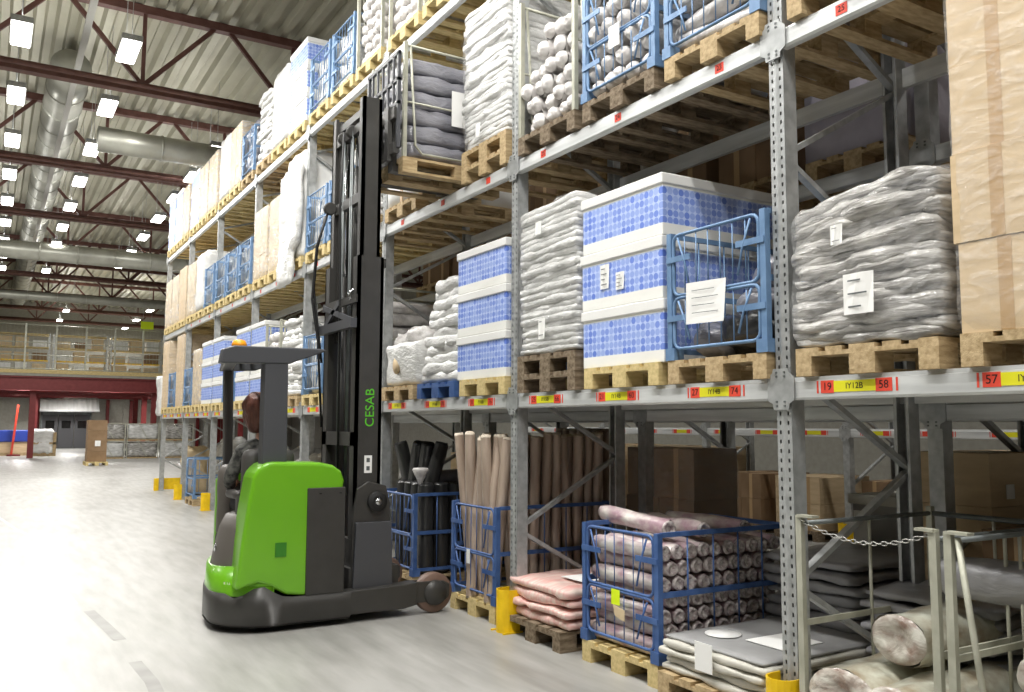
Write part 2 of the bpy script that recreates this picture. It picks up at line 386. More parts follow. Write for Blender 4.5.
# lamps
M['lamp'] = emis('glowing_lamp_panel', (1, .985, .95), 30)
lamp0 = None
def lampcopy(x, y, z, label, power, group):
    global lamp0
    if lamp0 is None:
        lamp0 = thing('ceiling_lamp', label, 'lamp', (x, y, z), 0, group)
        MB().box(-.16, .16, -.5, .5, .03, .13, 'galv').build('housing', lamp0)
        MB().box(-.14, .14, -.48, .48, 0, .03, 'lamp').build('diffuser', lamp0)
        MB().bar((0, -.4, .13), (0, -.4, 1.6), .01, .01, 'galv').bar((0, .4, .13), (0, .4, 1.6), .01, .01, 'galv').build('hanger', lamp0)
        o = lamp0
    else: o = dup(lamp0, (x, y, z), label, group)
    if z < 5:
        for h_ in [q for q in o.children if q.name.startswith('hanger')]: bpy.data.objects.remove(h_)
    li = bpy.data.lights.new('lamp_light', 'AREA'); li.shape = 'RECTANGLE'; li.size = .28; li.size_y = .96; li.energy = power; li.color = (1, .985, .955)
    lo = bpy.data.objects.new('lamp_light', li); col.objects.link(lo); lo.parent = o; lo.location = (0, 0, -.02)
    if z > 5:  # upward fill added to brighten the roof deck, not a lamp part
        ui = bpy.data.lights.new('roof_fill_light', 'AREA'); ui.shape = 'RECTANGLE'; ui.size = .1; ui.size_y = .9; ui.energy = power * UPF; ui.color = (1, .985, .955)
        uo = bpy.data.objects.new('roof_fill_light', ui); col.objects.link(uo); uo.parent = o; uo.location = (0, 0, .15); uo.rotation_euler = (pi, 0, 0)
LP = 135; UPF = .16
k = 0
for x, ys, gl in ((.13, [-2.8 + 3.1 * i for i in range(15)], 'lamps in the left row'), (1.72, [-3 + 3.1 * i for i in range(15)], 'lamps in the row above the aisle'),
                  (4.17, [20.5, 22.9, 25.4, 28.2, 31.3, 34.4, 37.5], 'lamps in the row above the rack'), (8.1, [-2 + 4.5 * i for i in range(8)], 'lamps in the neighbouring aisle')):
    for i, y in enumerate(ys):
        lampcopy(x, y, 7.93, f'glowing ceiling lamp, {gl.replace("lamps in ", "in ")}', LP * (1.05 if y < 10 else .72) * (1.0 if x < 4 else (.5 if x < 5 else .38)), gl)
for i in range(4): lampcopy(-6, 0 + 9 * i, 7.93, 'glowing ceiling lamp, in the row beyond the left edge', 130, 'lamps beyond the left edge')
for i in range(6): lampcopy(3.4 + 4 * (i % 2), 49 + 2.6 * i, 7.93, 'glowing ceiling lamp, over the mezzanine', 420, 'lamps over the mezzanine')
for i, (x, y) in enumerate(((1.5, 50.5), (5.5, 50.5), (9.5, 50.5), (4.4, 62.05), (9, 59.75), (1.5, 59.75))): lampcopy(x, y, 3.4 if y > 55 else 3.72, 'ceiling lamp hung under the mezzanine floor', 330, 'lamps under the mezzanine')
w = bpy.data.worlds.new('world'); sc.world = w; w.use_nodes = True
w.node_tree.nodes['Background'].inputs[0].default_value = (.9, .93, 1, 1); w.node_tree.nodes['Background'].inputs[1].default_value = .3

# ------------------------------------------------------------------ racks
def upright_mesh(H, holes=True):
    mb = MB()
    if holes:
        cols = [-.05, -.033, -.021, -.006, .006, .021, .033, .05]
        z = 0.0
        for i in range(int(H / .05)):
            z0, z1, z2 = i * .05, i * .05 + .03, i * .05 + .05
            dx = [0, 0, 0, -.006, -.006, 0, 0, 0]
            for j in range(7):
                for (a, b) in ((z0, z1), (z1, z2)):
                    if j in (1, 5) and a == z1: continue
                    mb.add([(dx[j], cols[j], a), (dx[j], cols[j], b), (dx[j + 1], cols[j + 1], b), (dx[j + 1], cols[j + 1], a)], [(0, 3, 2, 1)], 'galv')
    else: mb.box(0, .003, -.05, .05, 0, H, 'galv')
    mb.box(.003, .1, -.05, -.046, 0, H, 'galv').box(.003, .1, .046, .05, 0, H, 'galv')
    mb.box(.096, .1, -.046, -.03, 0, H, 'galv').box(.096, .1, .03, .046, 0, H, 'galv')
    mb.box(-.03, .13, -.07, .07, 0, .008, 'galv')
    return mb
def brace_mb(D, H, z0=.22):
    mb = MB(); z = z0; side = 1
    while z < H - .5:
        z1 = min(z + .56, H - .2)
        a, b = (D - .05, .05) if side > 0 else (.05, D - .05)
        mb.bar((a, 0, z), (b, 0, z1), .03, .045, 'galv', (0, 1, 0)); z = z1 + .02; side = -side
    return mb
def beam_mb(L, h, k, far=False):
    p = [(0, .012), (.012, 0), (.05, 0), (.05, h), (.022, h), (.018, h - .02), (0, h - .024)]
    return MB().prism(p, 'y', 0, L, k)
def connector_mb(h):
    mb = MB()
    mb.prism([(-.05, -.05), (.05, -.05), (.055, -.02), (.09, .0), (.09, h), (.055, h + .03), (.05, h + .05), (-.05, h + .05), (-.055, h + .03), (-.09, h), (-.09, 0), (-.055, -.02)], 'x', -.012, -.004, 'galv')
    for y in (-.027, .027):
        for z in (-.03, -.008, h + .008, h + .03): mb.box(-.016, -.012, y - .006, y + .006, z - .005, z + .005, 'galv_dark')
    return mb

def rack(name, label, x0, D, frames, ytop, levels, up_k, rear_only=False, H=8.0, hole=False, flip=False, labset=None, bh=.12):
    root = thing(name, label, 'pallet rack', (x0, 0, 0))
    um = None
    for i, y in enumerate(frames):
        for xx, s in ((0, 1), (D, -1)):
            if um is None: o = upright_mesh(H, hole).build('upright', root); um = o
            else: o = um.copy(); col.objects.link(o)
            o.location = (xx, y, 0); o.scale = (1, 1, 1); o.rotation_euler = (0, 0, 0 if s > 0 else pi)
        if i == 0: b0 = brace_mb(D, H).build('frame_bracing', root, (0, y, 0)); 
        else: b = b0.copy(); col.objects.link(b); b.location = (0, y, 0)
    bm0 = c0 = None
    L = frames[1] - frames[0]
    beams = {}
    for z in levels:
        for i in range(len(frames) - 1):
            for xx in (0, 1):
                o = (beam_mb(L, bh, 'galv_beam') if bm0 is None else None)
                if o: o = o.build('beam', root); bm0 = o
                else: o = bm0.copy(); col.objects.link(o)
                if xx == 0: o.location = (-.012, frames[i], z - bh)
                else: o.location = (D + .012, frames[i] + L, z - bh); o.rotation_euler = (0, 0, pi)
                beams[(z, i, xx)] = o
        for i, y in enumerate(frames):
            if c0 is None: o = connector_mb(bh).build('beam_connector', root); c0 = o
            else: o = c0.copy(); col.objects.link(o)
            o.location = (-.012, y, z - bh)
    return root, beams
FR = [Y0 + BAY * i for i in range(-1, 8)]
root, BM = rack('pallet_rack', 'tall galvanised steel pallet rack lining the right side of the aisle', XF, 1.1, FR, 0, [L1, L2, L3], 'galv', hole=True, H=5.95)
texts = {(-1, 2): ('19', 'IY12B', '58'), (-1, 1): ('57', 'IY12B', '18'), (0, 0): ('27', 'IY14B', '74'), (0, 1): ('21', 'IY14B', '60'), (0, 2): ('25', 'IY15B', '66'),
         (1, 0): ('31', 'IY16B', '76'), (1, 1): ('33', 'IY16B', '70'), (1, 2): ('35', 'IY17B', '78')}
YC = {(-1, 2): 2.765, (-1, 1): 1.92, (0, 0): 3.73, (0, 1): 4.66, (0, 2): 5.54, (1, 0): 6.555, (1, 1): 7.46, (1, 2): 8.37}
def shelf_tag(parent_obj, y, zc, tx, by, bz, flatx=-.0125, s=1.0):
    mb = MB(); yy = y - by; z = zc - bz
    def pl(a, b, k, h=.032): mb.box(-.0025, -.0005, yy - b, yy - a, z - h, z + h, k)
    for a, b, k in ((-.22 * s, -.14 * s, 'redlab'), (-.14 * s, .14 * s * .72, 'yellab'), (.14 * s * .72, .19 * s, 'redlab')): pl(a, b, k, .028 if k == 'yellab' else .032)
    pl(-.245 * s, -.235 * s, 'redlab'); pl(.21 * s, .22 * s, 'redlab')
    if tx:
        mb.text(tx[0], .055, face_x(-.0028, yy + .18, z), 'ink'); mb.text(tx[1], .042, face_x(-.0028, yy + .02, z), 'ink'); mb.text(tx[2], .055, face_x(-.0028, yy - .145, z), 'ink')
    return mb.build('shelf_label', parent_obj)
for (b, k), tx in texts.items(): shelf_tag(BM[(L1, b + 1, 0)], YC[(b, k)], L1 - .058, tx, FR[b + 1], L1 - .12)
for b in range(2, 7):
    for k in range(3): shelf_tag(BM[(L1, b + 1, 0)], slot(b, k), L1 - .058, None, FR[b + 1], L1 - .12)
redpos = {(-1, 2): 2.79, (0, 0): 3.66, (0, 1): 4.64, (0, 2): 5.59, (1, 0): 6.47, (1, 1): 7.36}
for b in range(-1, 6):
    for k in range(3):
        y = redpos.get((b, k), slot(b, k)); mb = MB().box(-.0025, -.0005, y - FR[b + 1] - .035, y - FR[b + 1] + .035, .03, .085, 'redlab')
        if b < 1: mb.text('2' + str(k + 3), .045, face_x(-.0028, y - FR[b + 1], .058), 'ink')
        mb.build('shelf_label', BM[(L2, b + 1, 0)])
# back-to-back rack and the rack facing us across the next aisle
root2, BM2 = rack('pallet_rack', 'dark second pallet rack standing back to back behind the first', 4.98, 1.1, FR[:6], 0, [1.78, 3.38, 5.2], 'galv', H=5.4)
FR3 = [7.85 - 2 * 2.75 + 2.75 * i for i in range(6)]
root3, BM3 = rack('pallet_rack', 'pallet rack across the neighbouring aisle, seen through the floor-level openings', 10.05, 1.1, FR3, 0, [1.6, 3.4], 'galv', H=5.5)
for i in range(5):
    for k in range(3): shelf_tag(BM3[(1.6, i, 0)], FR3[i] + .5 + .88 * k, 1.6 - .058, None, FR3[i], 1.6 - .12)

# post protectors
def guard(x, y, label, s=1):
    t = thing('post_protector', label, 'post guard', (x, y, 0))
    pts = []
    for a in range(9):
        an = pi / 2 + pi * a / 8; pts.append((cos(an) * .085, sin(an) * .085))
    outer = pts; inner = [(p[0] * .9, p[1] * .9) for p in pts[::-1]]
    poly = [(.07, .085)] + outer + [(.07, -.085), (.07, -.077)] + inner + [(.07, .077)]
    MB().prism(poly, 'z', 0, .33, 'yellow').build('curved_shield', t)
    MB().box(-.09, .09, -.1, -.086, 0, .012, 'yellow').box(-.09, .09, .086, .1, 0, .012, 'yellow').build('foot_plate', t)
guard(XF - .06, FR[1], 'yellow steel post guard at the bottom edge under the nearest full upright')
guard(XF - .06, FR[2], 'yellow steel post guard beside the pink folded sacks')
guard(XF - .06, FR[6], 'yellow steel post guard just left of the green truck')
guard(XF - .06, FR[7], 'yellow steel post guard by the blue trolley left of the truck')
guard(9.97, FR3[2], 'yellow post guard across the next aisle, behind the grey box'); guard(9.97, FR3[3], 'yellow post guard across the next aisle, above the blue cage of rolls')
t = thing('end_barrier', 'long low yellow steel barrier across the far end of the rack', 'barrier', (XF - .1, FR[8] - .0, 0))
MB().box(0, 1.5, .14, .18, .02, .3, 'yellow').build('plate', t); MB().box(0, .1, .05, .14, 0, .3, 'yellow').box(1.4, 1.5, .05, .14, 0, .3, 'yellow').build('bracket', t)
# ------------------------------------------------------------------ pallets
def pallet_root(k, label, loc, group=None):
    t = thing('wooden_pallet', label, 'pallet', loc, 0, group)
    mb = MB()
    for i, (y, w) in enumerate(((-.3275, .145), (-.164, .1), (0, .145), (.164, .1), (.3275, .145))): mb.box(-.6, .6, y - w / 2, y + w / 2, .122, .144, k)
    mb.build('deck_boards', t)
    mb = MB()
    for x in (-.528, 0, .528): mb.box(x - .072, x + .072, -.4, .4, .1, .122, k)
    mb.build('stringer_boards', t)
    b0 = None
    for x, w in ((-.528, .145), (0, .145), (.528, .145)):
        for y, wy in ((-.35, .1), (0, .145), (.35, .1)):
            o = MB().box(-w / 2, w / 2, -wy / 2, wy / 2, .022, .1, k).build('block', t, (x, y, 0))
    for y, w in ((-.35, .1), (0, .145), (.35, .1)): MB().box(-.6, .6, -w / 2, w / 2, 0, .022, k).build('bottom_board', t, (0, y, 0))
    return t
PR = {}
def pallet(loc, label, k='wood', group=None):
    if k not in PR:
        PR[k] = pallet_root(k, label, loc, group); return PR[k]
    return dup(PR[k], loc, label, group)
def pallet_simple_mb(k):
    mb = MB()
    for y, w in ((-.3275, .145), (-.164, .1), (0, .145), (.164, .1), (.3275, .145)): mb.box(-.6, .6, y - w / 2, y + w / 2, .122, .144, k)
    for x in (-.528, 0, .528): mb.box(x - .072, x + .072, -.4, .4, .1, .122, k)
    for y, w in ((-.35, .1), (0, .145), (.35, .1)):
        mb.box(-.6, .6, y - w / 2, y + w / 2, 0, .022, k)
        for x in (-.528, 0, .528): mb.box(x - .072, x + .072, y - w / 2, y + w / 2, .022, .1, k)
    return mb
PS = {}
def pallet_far(loc, label, k='wood', group=None):
    if k not in PS: o = PS[k] = pallet_simple_mb(k).build('wooden_pallet')
    else: o = PS[k].copy(); col.objects.link(o); [o.__delitem__(q) for q in ('group',) if q in o]
    o.location = loc; return tag(o, label, 'pallet', group)
PH = .1445

# ------------------------------------------------------------------ blue roll cage
def cage_root(label, loc, k='blue', group=None, H=.8, trolley=False):
    t = thing('pallet_cage', label, 'cage', loc, 0, group)
    for sx in (-1, 1):
        for sy in (-1, 1):
            p = MB().box(-.02, .02, -.02, .02, 0, H, k).build('corner_post', t, (sx * .575, sy * .385, .0))
            MB().box(-.03, .05 if sx < 0 else .03, -.05 if sy > 0 else -.03, .03 if sy > 0 else .05, 0, .075, k).build('foot', p)
    def loop(y0, y1, z0, z1, x=0, r=.011):
        c = .05; pts = []
        for cy, cz, a0 in ((y1 - c, z1 - c, 0), (y0 + c, z1 - c, 90), (y0 + c, z0 + c, 180), (y1 - c, z0 + c, 270)):
            for a in (0, 30, 60, 90): an = R(a0 + a); pts.append((x, cy + c * cos(an), cz + c * sin(an)))
        return pts
    for nm, z0, z1 in (('upper_gate', H * .5, H - .02), ('lower_gate', .07, H * .48)):
        mb = MB().tube(loop(-.35, .35, z0, z1), .011, k, 8, True)
        for i in range(1, 7): y = -.35 + .7 * i / 7; mb.tube([(0, y, z0), (0, y, z1)], .004, k, 5)
        zz = z0 + (z1 - z0) * .6
        mb.box(-.018, -.008, -.4, -.19, zz - .018, zz + .018, k).box(-.018, -.008, .19, .4, zz - .018, zz + .018, k)
        mb.tube([(-.012, -.3, z1 - .02), (-.014, -.24, zz - .02), (-.014, -.2, z0 + .05)], .007, k, 6).tube([(-.012, .3, z1 - .02), (-.014, .24, zz - .02), (-.014, .2, z0 + .05)], .007, k, 6)
        mb.build(nm, t, (-.585, 0, 0))
    for sy, nm in ((-1, 'side_panel'), (1, 'side_panel')):
        mb = MB().bar((-.56, 0, H - .01), (.56, 0, H - .01), .02, .03, k).bar((-.56, 0, H * .52), (.56, 0, H * .52), .012, .035, k).bar((-.56, 0, .06), (.56, 0, .06), .012, .03, k)
        for i in range(1, 5): x = -.56 + 1.12 * i / 5; mb.tube([(x, 0, .06), (x, 0, H - .01)], .006, k, 5)
        mb.build(nm, t, (0, sy * .392, 0))
    MB().bar((0, -.37, H - .01), (0, .37, H - .01), .02, .03, k).bar((0, -.37, H * .52), (0, .37, H * .52), .012, .03, k).build('rear_panel', t, (.585, 0, 0))
    return t
CG = {}
def cage(loc, label, k='blue', group=None):
    if k not in CG: CG[k] = cage_root(label, loc, k, group); return CG[k]
    return dup(CG[k], loc, label, group)
# pale stillage
SG = {}
def stillage(loc, label, H=1.1, group=None, k='stil', W=.8):
    key = (H, k, W)
    if key in SG: return dup(SG[key], loc, label, group)
    t = thing('metal_stillage', label, 'stillage', loc, 0, group); w = W / 2 - .02
    for sx in (-1, 1):
        for sy in (-1, 1): MB().box(-.018, .018, -.018, .018, 0, H, k).build('corner_post', t, (sx * .58, sy * w, 0))
    for sy in (-1, 1): MB().tube([(-.56, 0, H - .03), (.56, 0, H - .03)], .013, k).tube([(-.56, 0, H * .48), (.56, 0, H * .48)], .01, k).tube([(-.53, 0, H - .03), (-.47, 0, .12), (-.4, 0, .05), (.5, 0, .05)], .012, k).build('side_rail', t, (0, sy * w, 0))
    MB().tube([(0, -w, H - .03), (0, w, H - .03)], .013, k).build('rear_rail', t, (.58, 0, 0))
    SG[key] = t; return t

# ------------------------------------------------------------------ loads
def paper(parent, y, z, w, h, x=-.6, lines=4, face='x', rot=0, name='paper_label', k='paper'):
    T = (face_x(x, y, z) if face == 'x' else face_y(x, y, z)) @ Matrix.Rotation(rot, 4, 'Z'); mb = MB()
    nseg = 4; vs = []; 
    for i in range(nseg + 1):
        u = -w / 2 + w * i / nseg; c = .004 * sin(i * 1.9)
        vs += [T @ Vector((u, -h / 2, .004 + c)), T @ Vector((u, h / 2, .004 - c))]
    mb.add(vs, [(2 * i, 2 * i + 2, 2 * i + 3, 2 * i + 1) for i in range(nseg)], k)
    for i in range(lines):
        v = h * (.32 - .64 * i / max(1, lines - 1)) if lines > 1 else 0
        mb.add([T @ Vector(q) for q in ((-w * .33, v - h * .02, .0095), (w * (.1 + .2 * (i % 2)), v - h * .02, .0095), (w * (.1 + .2 * (i % 2)), v + h * .02, .0095), (-w * .33, v + h * .02, .0095))], [(0, 1, 2, 3)], 'galv_dark')
    return mb.build(name, parent)
def carton_bw(loc, label, W=.84, D=1.16, h=.405, pl=None, paper2=False):
    t = thing('printed_carton', label, 'carton', loc)
    MB().box(-D / 2, D / 2, -W / 2, W / 2, 0, h - .012, 'bw').build('body', t, bevel=.006)
    MB().box(-D / 2 - .012, D / 2 + .012, -W / 2 - .012, W / 2 + .012, h - .07, h, 'white').build('lid', t, bevel=.008)
    if pl: paper(t, pl, .22, .1, .17, -D / 2 - .004)
    if paper2: paper(t, pl - .17 if pl else 0, .17, .09, .12, -D / 2 - .004)
    return t
SM = {}
def sack_stack(loc, label, n, H, k, cat='sacks', seed=1, W=.8, D=1.18, name='wrapped_sack_stack', film=None, amp=.012, lean=0, papers=(), res=(10, 8, 3), top=None, jit=.02, part='sack', taper=0):
    t = thing(name, label, cat, loc); rnd = random.Random(seed); th = H / n
    for i in range(n):
        dx, dy = rnd.uniform(-jit, jit), rnd.uniform(-jit, jit); s = 1 - rnd.uniform(0, .03) - taper * i / n
        def fn(P, i=i):
            q = P.copy(); q.y += lean * P.z
            if top: q.z += top(P) * (i + 1) / n
            return q
        MB().soft(-D / 2 * s + dx, D / 2 * s + dx, -W / 2 * s + dy, W / 2 * s + dy, max(0, (i - .22) * th), (i + 1.15) * th, k, r=th * .42, res=res, amp=amp, fr=5, seed=seed + i, fn=fn).build(part, t)
    if film: MB().soft(-D / 2 - .015, D / 2 + .015, -W / 2 - .015, W / 2 + .015, 0, H + .01, film, r=.06, res=(12, 10, 10), amp=.012, fr=5, seed=seed, fn=(lambda P: Vector((P.x, P.y + lean * P.z, P.z + (top(P) * P.z / H if top else 0))))).build('plastic_film', t)
    for p in papers: paper(t, *p)
    return t
def carton_block(loc, label, nx, ny, nz, bx, by, bz, k='carton', film='film', seed=1, jit=.006, papers=(), name='wrapped_carton_load', cat='cartons', tape=True):
    t = thing(name, label, cat, loc); rnd = random.Random(seed)
    mb = MB().box(-bx / 2, bx / 2, -by / 2, by / 2, 0, bz - .004, k)
    if tape: mb.box(-bx / 2 - .001, bx / 2 + .001, -.03, .03, .002, bz - .002, 'tape')
    c0 = None
    for q in range(nz):
        for i in range(nx):
            for j in range(ny):
                if 0 < i < nx - 1 and 0 < j < ny - 1 and q < nz - 1: continue
                if c0 is None: o = c0 = mb.build('carton', t)
                else: o = c0.copy(); col.objects.link(o)
                o.location = ((i - (nx - 1) / 2) * (bx + .004) + rnd.uniform(-jit, jit), (j - (ny - 1) / 2) * (by + .004) + rnd.uniform(-jit, jit), q * bz)
    if film: MB().soft(-nx * bx / 2 - .02, nx * bx / 2 + .02, -ny * by / 2 - .02, ny * by / 2 + .02, 0, nz * bz + .012, film, r=.04, res=(12, 10, 14), amp=.006, fr=5, seed=seed).build('plastic_film', t)
    for p in papers: paper(t, *p)
    return t
def roll_mb(L, r, k, ke, ax='x', seed=0, seg=14, amp=.12):
    dome = ke == 'whiteb'
    mb = MB(); vs = []; n = 7
    def P(a, h, rr):
        c, s = cos(a) * rr, sin(a) * rr
        return {'x': (h, c, s), 'y': (c, h, s), 'z': (c, s, h)}[ax]
    for i in range(n + 1):
        h = -L / 2 + L * i / n
        for j in range(seg):
            a = 2 * pi * j / seg; rr = r * (1 + amp * noise.noise(Vector((cos(a) * 1.4 + seed * 5, sin(a) * 1.4, h * 5 + seed * 3)))) * (.93 if i in (0, n) else 1)
            vs.append(P(a, h, rr))
    fs = [(i * seg + j, i * seg + (j + 1) % seg, (i + 1) * seg + (j + 1) % seg, (i + 1) * seg + j) for i in range(n) for j in range(seg)]
    mb.add(vs, fs, k, True)
    for e, sgn in ((-L / 2, -1), (L / 2, 1)):
        vs = []
        for q, (rf, o) in enumerate(((.93, 0), (.8, .03), (.5, .05), (.25, .055), (.04, .05)) if dome else ((.93, 0), (.8, .022), (.5, .012), (.25, -.004), (.04, .006))):
            for j in range(seg):
                a = 2 * pi * j / seg; vs.append(P(a, e + sgn * (o + .01 * noise.noise(Vector((cos(a) * 3 * rf, sin(a) * 3 * rf, seed * 7 + q)))) , r * rf))
        mb.add(vs, [(i * seg + j, i * seg + (j + 1) % seg, (i + 1) * seg + (j + 1) % seg, (i + 1) * seg + j) for i in range(4) for j in range(seg)] + [tuple(4 * seg + j for j in range(seg))], ke, True)
    return mb
ROLL = {}
def rolls(name, cat, spots, L, r, k, ke, ax, label, group, variants=4, seed=0, tilt=.0, jit=.004, amp=.12):
    rnd = random.Random(seed); base = []
    for v in range(variants):
        base.append(roll_mb(L, r, k, ke, ax, seed + v, amp=amp).v is None)
    protos = []
    for i, p in enumerate(spots):
        v = i % variants
        if i < variants: o = roll_mb(L, r, k, ke, ax, seed + v, amp=amp).build(name); protos.append(o)
        else: o = protos[v].copy(); col.objects.link(o)
        o.location = Vector(p[:3]) + Vector([rnd.uniform(-jit, jit) for _ in range(3)])
        e = Vector(p[3:6]) if len(p) > 3 else Vector((0, 0, 0))
        if ax == 'x': e.x += rnd.choice([0, 1.3, 2.7, 4.1])
        if ax == 'y': e.y += rnd.choice([0, 1.3, 2.7, 4.1])
        if ax == 'z': e.z += rnd.choice([0, 1.3, 2.7, 4.1])
        o.rotation_euler = e
        q_ = 1 + rnd.uniform(-1, 1) * (.16 if amp > .4 else .04); o.scale = (1, q_, q_) if ax == 'x' else (q_, 1, q_) if ax == 'y' else (q_, q_, 1)
        tag(o, label, cat, None if group in ('x1', 'x2') else group)
def slotpos(l, b, k, dx=0, dy=0): return (XF + .55 + dx, slot(b, k) + dy, LV[l])
def P_(l, b, k, what, kw='wood', far=False, dx=0, dy=0):
    p = slotpos(l, b, k, dx, dy)
    (pallet_far if far else pallet)(p, f'wooden pallet under the {what} {where(l, b, k)}', kw)
    return (p[0], p[1], p[2] + PH)

# ================= first shelf, near bays
p = P_(1, -1, 0 + 2, 'silver-grey wrapped stack')
sack_stack(p, f'silver-grey stretch-wrapped stack of folded sheets, {where(1, -1, 2)}', 16, .74, 'silver', seed=3, amp=.02, jit=.012, W=.84, papers=((-.02, .24, .17, .2, -.632, 3), (.1, .55, .07, .1, -.628, 2)), film='film',
           top=lambda P: .07 * (1 - abs(P.y + .22) * 2.2) + .03 * noise.noise(P * 3), res=(12, 14, 3), name='wrapped_sheet_stack', part='folded_sheet')
p = P_(1, -1, 1, 'tall brown cartons')
carton_block(p, f'tall stretch-wrapped block of brown cartons, {where(1, -1, 1)}', 3, 2, 4, .39, .4, .4, seed=4, jit=.012)
p = P_(1, -1, 0, 'brown cartons')
carton_block(p, f'stretch-wrapped block of brown cartons, {where(1, -1, 0)}', 3, 2, 3, .39, .4, .4, seed=6)
# second bay
p = P_(1, 0, 0, 'blue cage of dark bags')
cg = cage(p, 'blue steel cage of dark bags on the first shelf, paper sheet on gate')
sh = MB(); 
for a, (y0, y1, z0, z1) in enumerate(((-.02, .2, .22, .42), (-.22, -.05, .33, .47))): pass
sheets = thing('paper_notice', 'big white handwritten paper sheet hung on the first-shelf blue cage gate', 'paper sheet', (p[0] - .61, p[1] + .05, p[2] + .33))
sm_ = MB(); T = face_x(0, 0, 0)
sm_.add([T @ Vector(v) for v in ((-.17, -.12, 0), (.15, -.13, .006), (.17, .12, 0), (-.16, .13, .004))], [(0, 1, 2, 3)], 'paper')
for i in range(4): sm_.add([T @ Vector(v) for v in ((-.11, .075 - .045 * i, .008), (.08 + .03 * (i % 2), .07 - .045 * i, .008), (.08 + .03 * (i % 2), .074 - .045 * i, .008), (-.11, .079 - .045 * i, .008))], [(0, 1, 2, 3)], 'galv_dark')
sm_.build('sheet', sheets)
bagspots = [(-.4, -.15, .1, .32, .22), (-.35, .2, .1, .3, .2), (-.1, 0, .12, .35, .24), (.3, -.1, .12, .4, .25), (-.3, -.2, .3, .3, .2), (0, .15, .33, .32, .2), (.3, .1, .34, .3, .22), (-.15, -.12, .5, .3, .18), (.25, -.12, .52, .32, .2)]
for i, (x, y, z, a, b) in enumerate(bagspots):
    kk = 'black' if i % 3 == 0 else ('dgrey' if i % 3 == 1 else 'sackg')
    o = MB().soft(-a * .5, a * .5, -b * .8, b * .8, -.09, .09, kk, r=.09, res=(8, 8, 5), amp=.02, fr=8, seed=i).build('plastic_bag', None, (p[0] + x, p[1] + y * .9, p[2] + z + .02))
    o.rotation_euler = (.3 * sin(i), .35 * cos(i * 2), i * .4); tag(o, 'crumpled dark plastic bag heaped in the blue cage on the first shelf', 'bag', 'dark bags heaped in the first-shelf cage')
p = P_(1, 0, 1, 'large dotted carton stack', 'wood_new', dy=-.01)
for i, nm in enumerate(('bottom', 'middle', 'top')):
    carton_bw((p[0], p[1] + .01 * (i % 2), p[2] + .408 * i), f'white carton with blue dot band, {nm} of the large stack on the first shelf', pl=(.16 if i == 1 else None), paper2=(i == 1), W=.87)
p = P_(1, 0, 2, 'white wrapped sack stack', 'wood_old')
pallet((p[0], p[1], p[2]), 'upper of the two wooden pallets under the white wrapped sack stack on the first shelf', 'wood_old')
sack_stack((p[0], p[1], p[2] + PH), f'tall pearly stack of wrapped flat sacks on two pallets, {where(1, 0, 2)}', 24, 1.12, 'sackg', seed=9, jit=.01, papers=((.0, .19, .09, .16, -.625, 2), (.05, .98, .08, .1, -.625, 0)), amp=.008, film='film', top=lambda P: .05 * P.x * -1 + .04 * (0.4 - P.y), res=(12, 10, 2))
# third bay
p = P_(1, 1, 0, 'smaller dotted carton stack', 'wood_new')
for i, nm in enumerate(('bottom', 'middle', 'top')):
    carton_bw((p[0], p[1] + .05, p[2] + .39 * i), f'white carton with blue dot band, {nm} of the smaller first-shelf stack', h=.386, W=.86, pl=(-.0 if i else None))
p = P_(1, 1, 1, 'sagging white bundle stack', 'blue_d', dy=.0)
sack_stack(p, f'sagging stack of crumpled white wrapped bundles, {where(1, 1, 1)}', 11, 1.0, 'sackw', seed=12, jit=.03, W=.8, taper=.28, amp=.022, part='bundle')
p = P_(1, 1, 2, 'white wrapped bale')
t = thing('wrapped_bale', f'squat white bale with a brown hole in front, {where(1, 1, 2)}', 'bale', p)
MB().soft(-.57, .55, -.4, .4, 0, .46, 'sackw', r=.05, res=(12, 12, 8), amp=.015, fr=6, seed=4).build('bale_body', t)
MB().soft(-.5, .45, -.3, .33, .4, .6, 'whiteb', r=.1, res=(12, 10, 4), amp=.04, fr=9, seed=8).build('loose_film_top', t)
MB().lathe([(.09, -.012), (.09, .0), (.06, .004)], (-.565, .08, .22), 'carton', 18, 'x').build('carton_core', t)

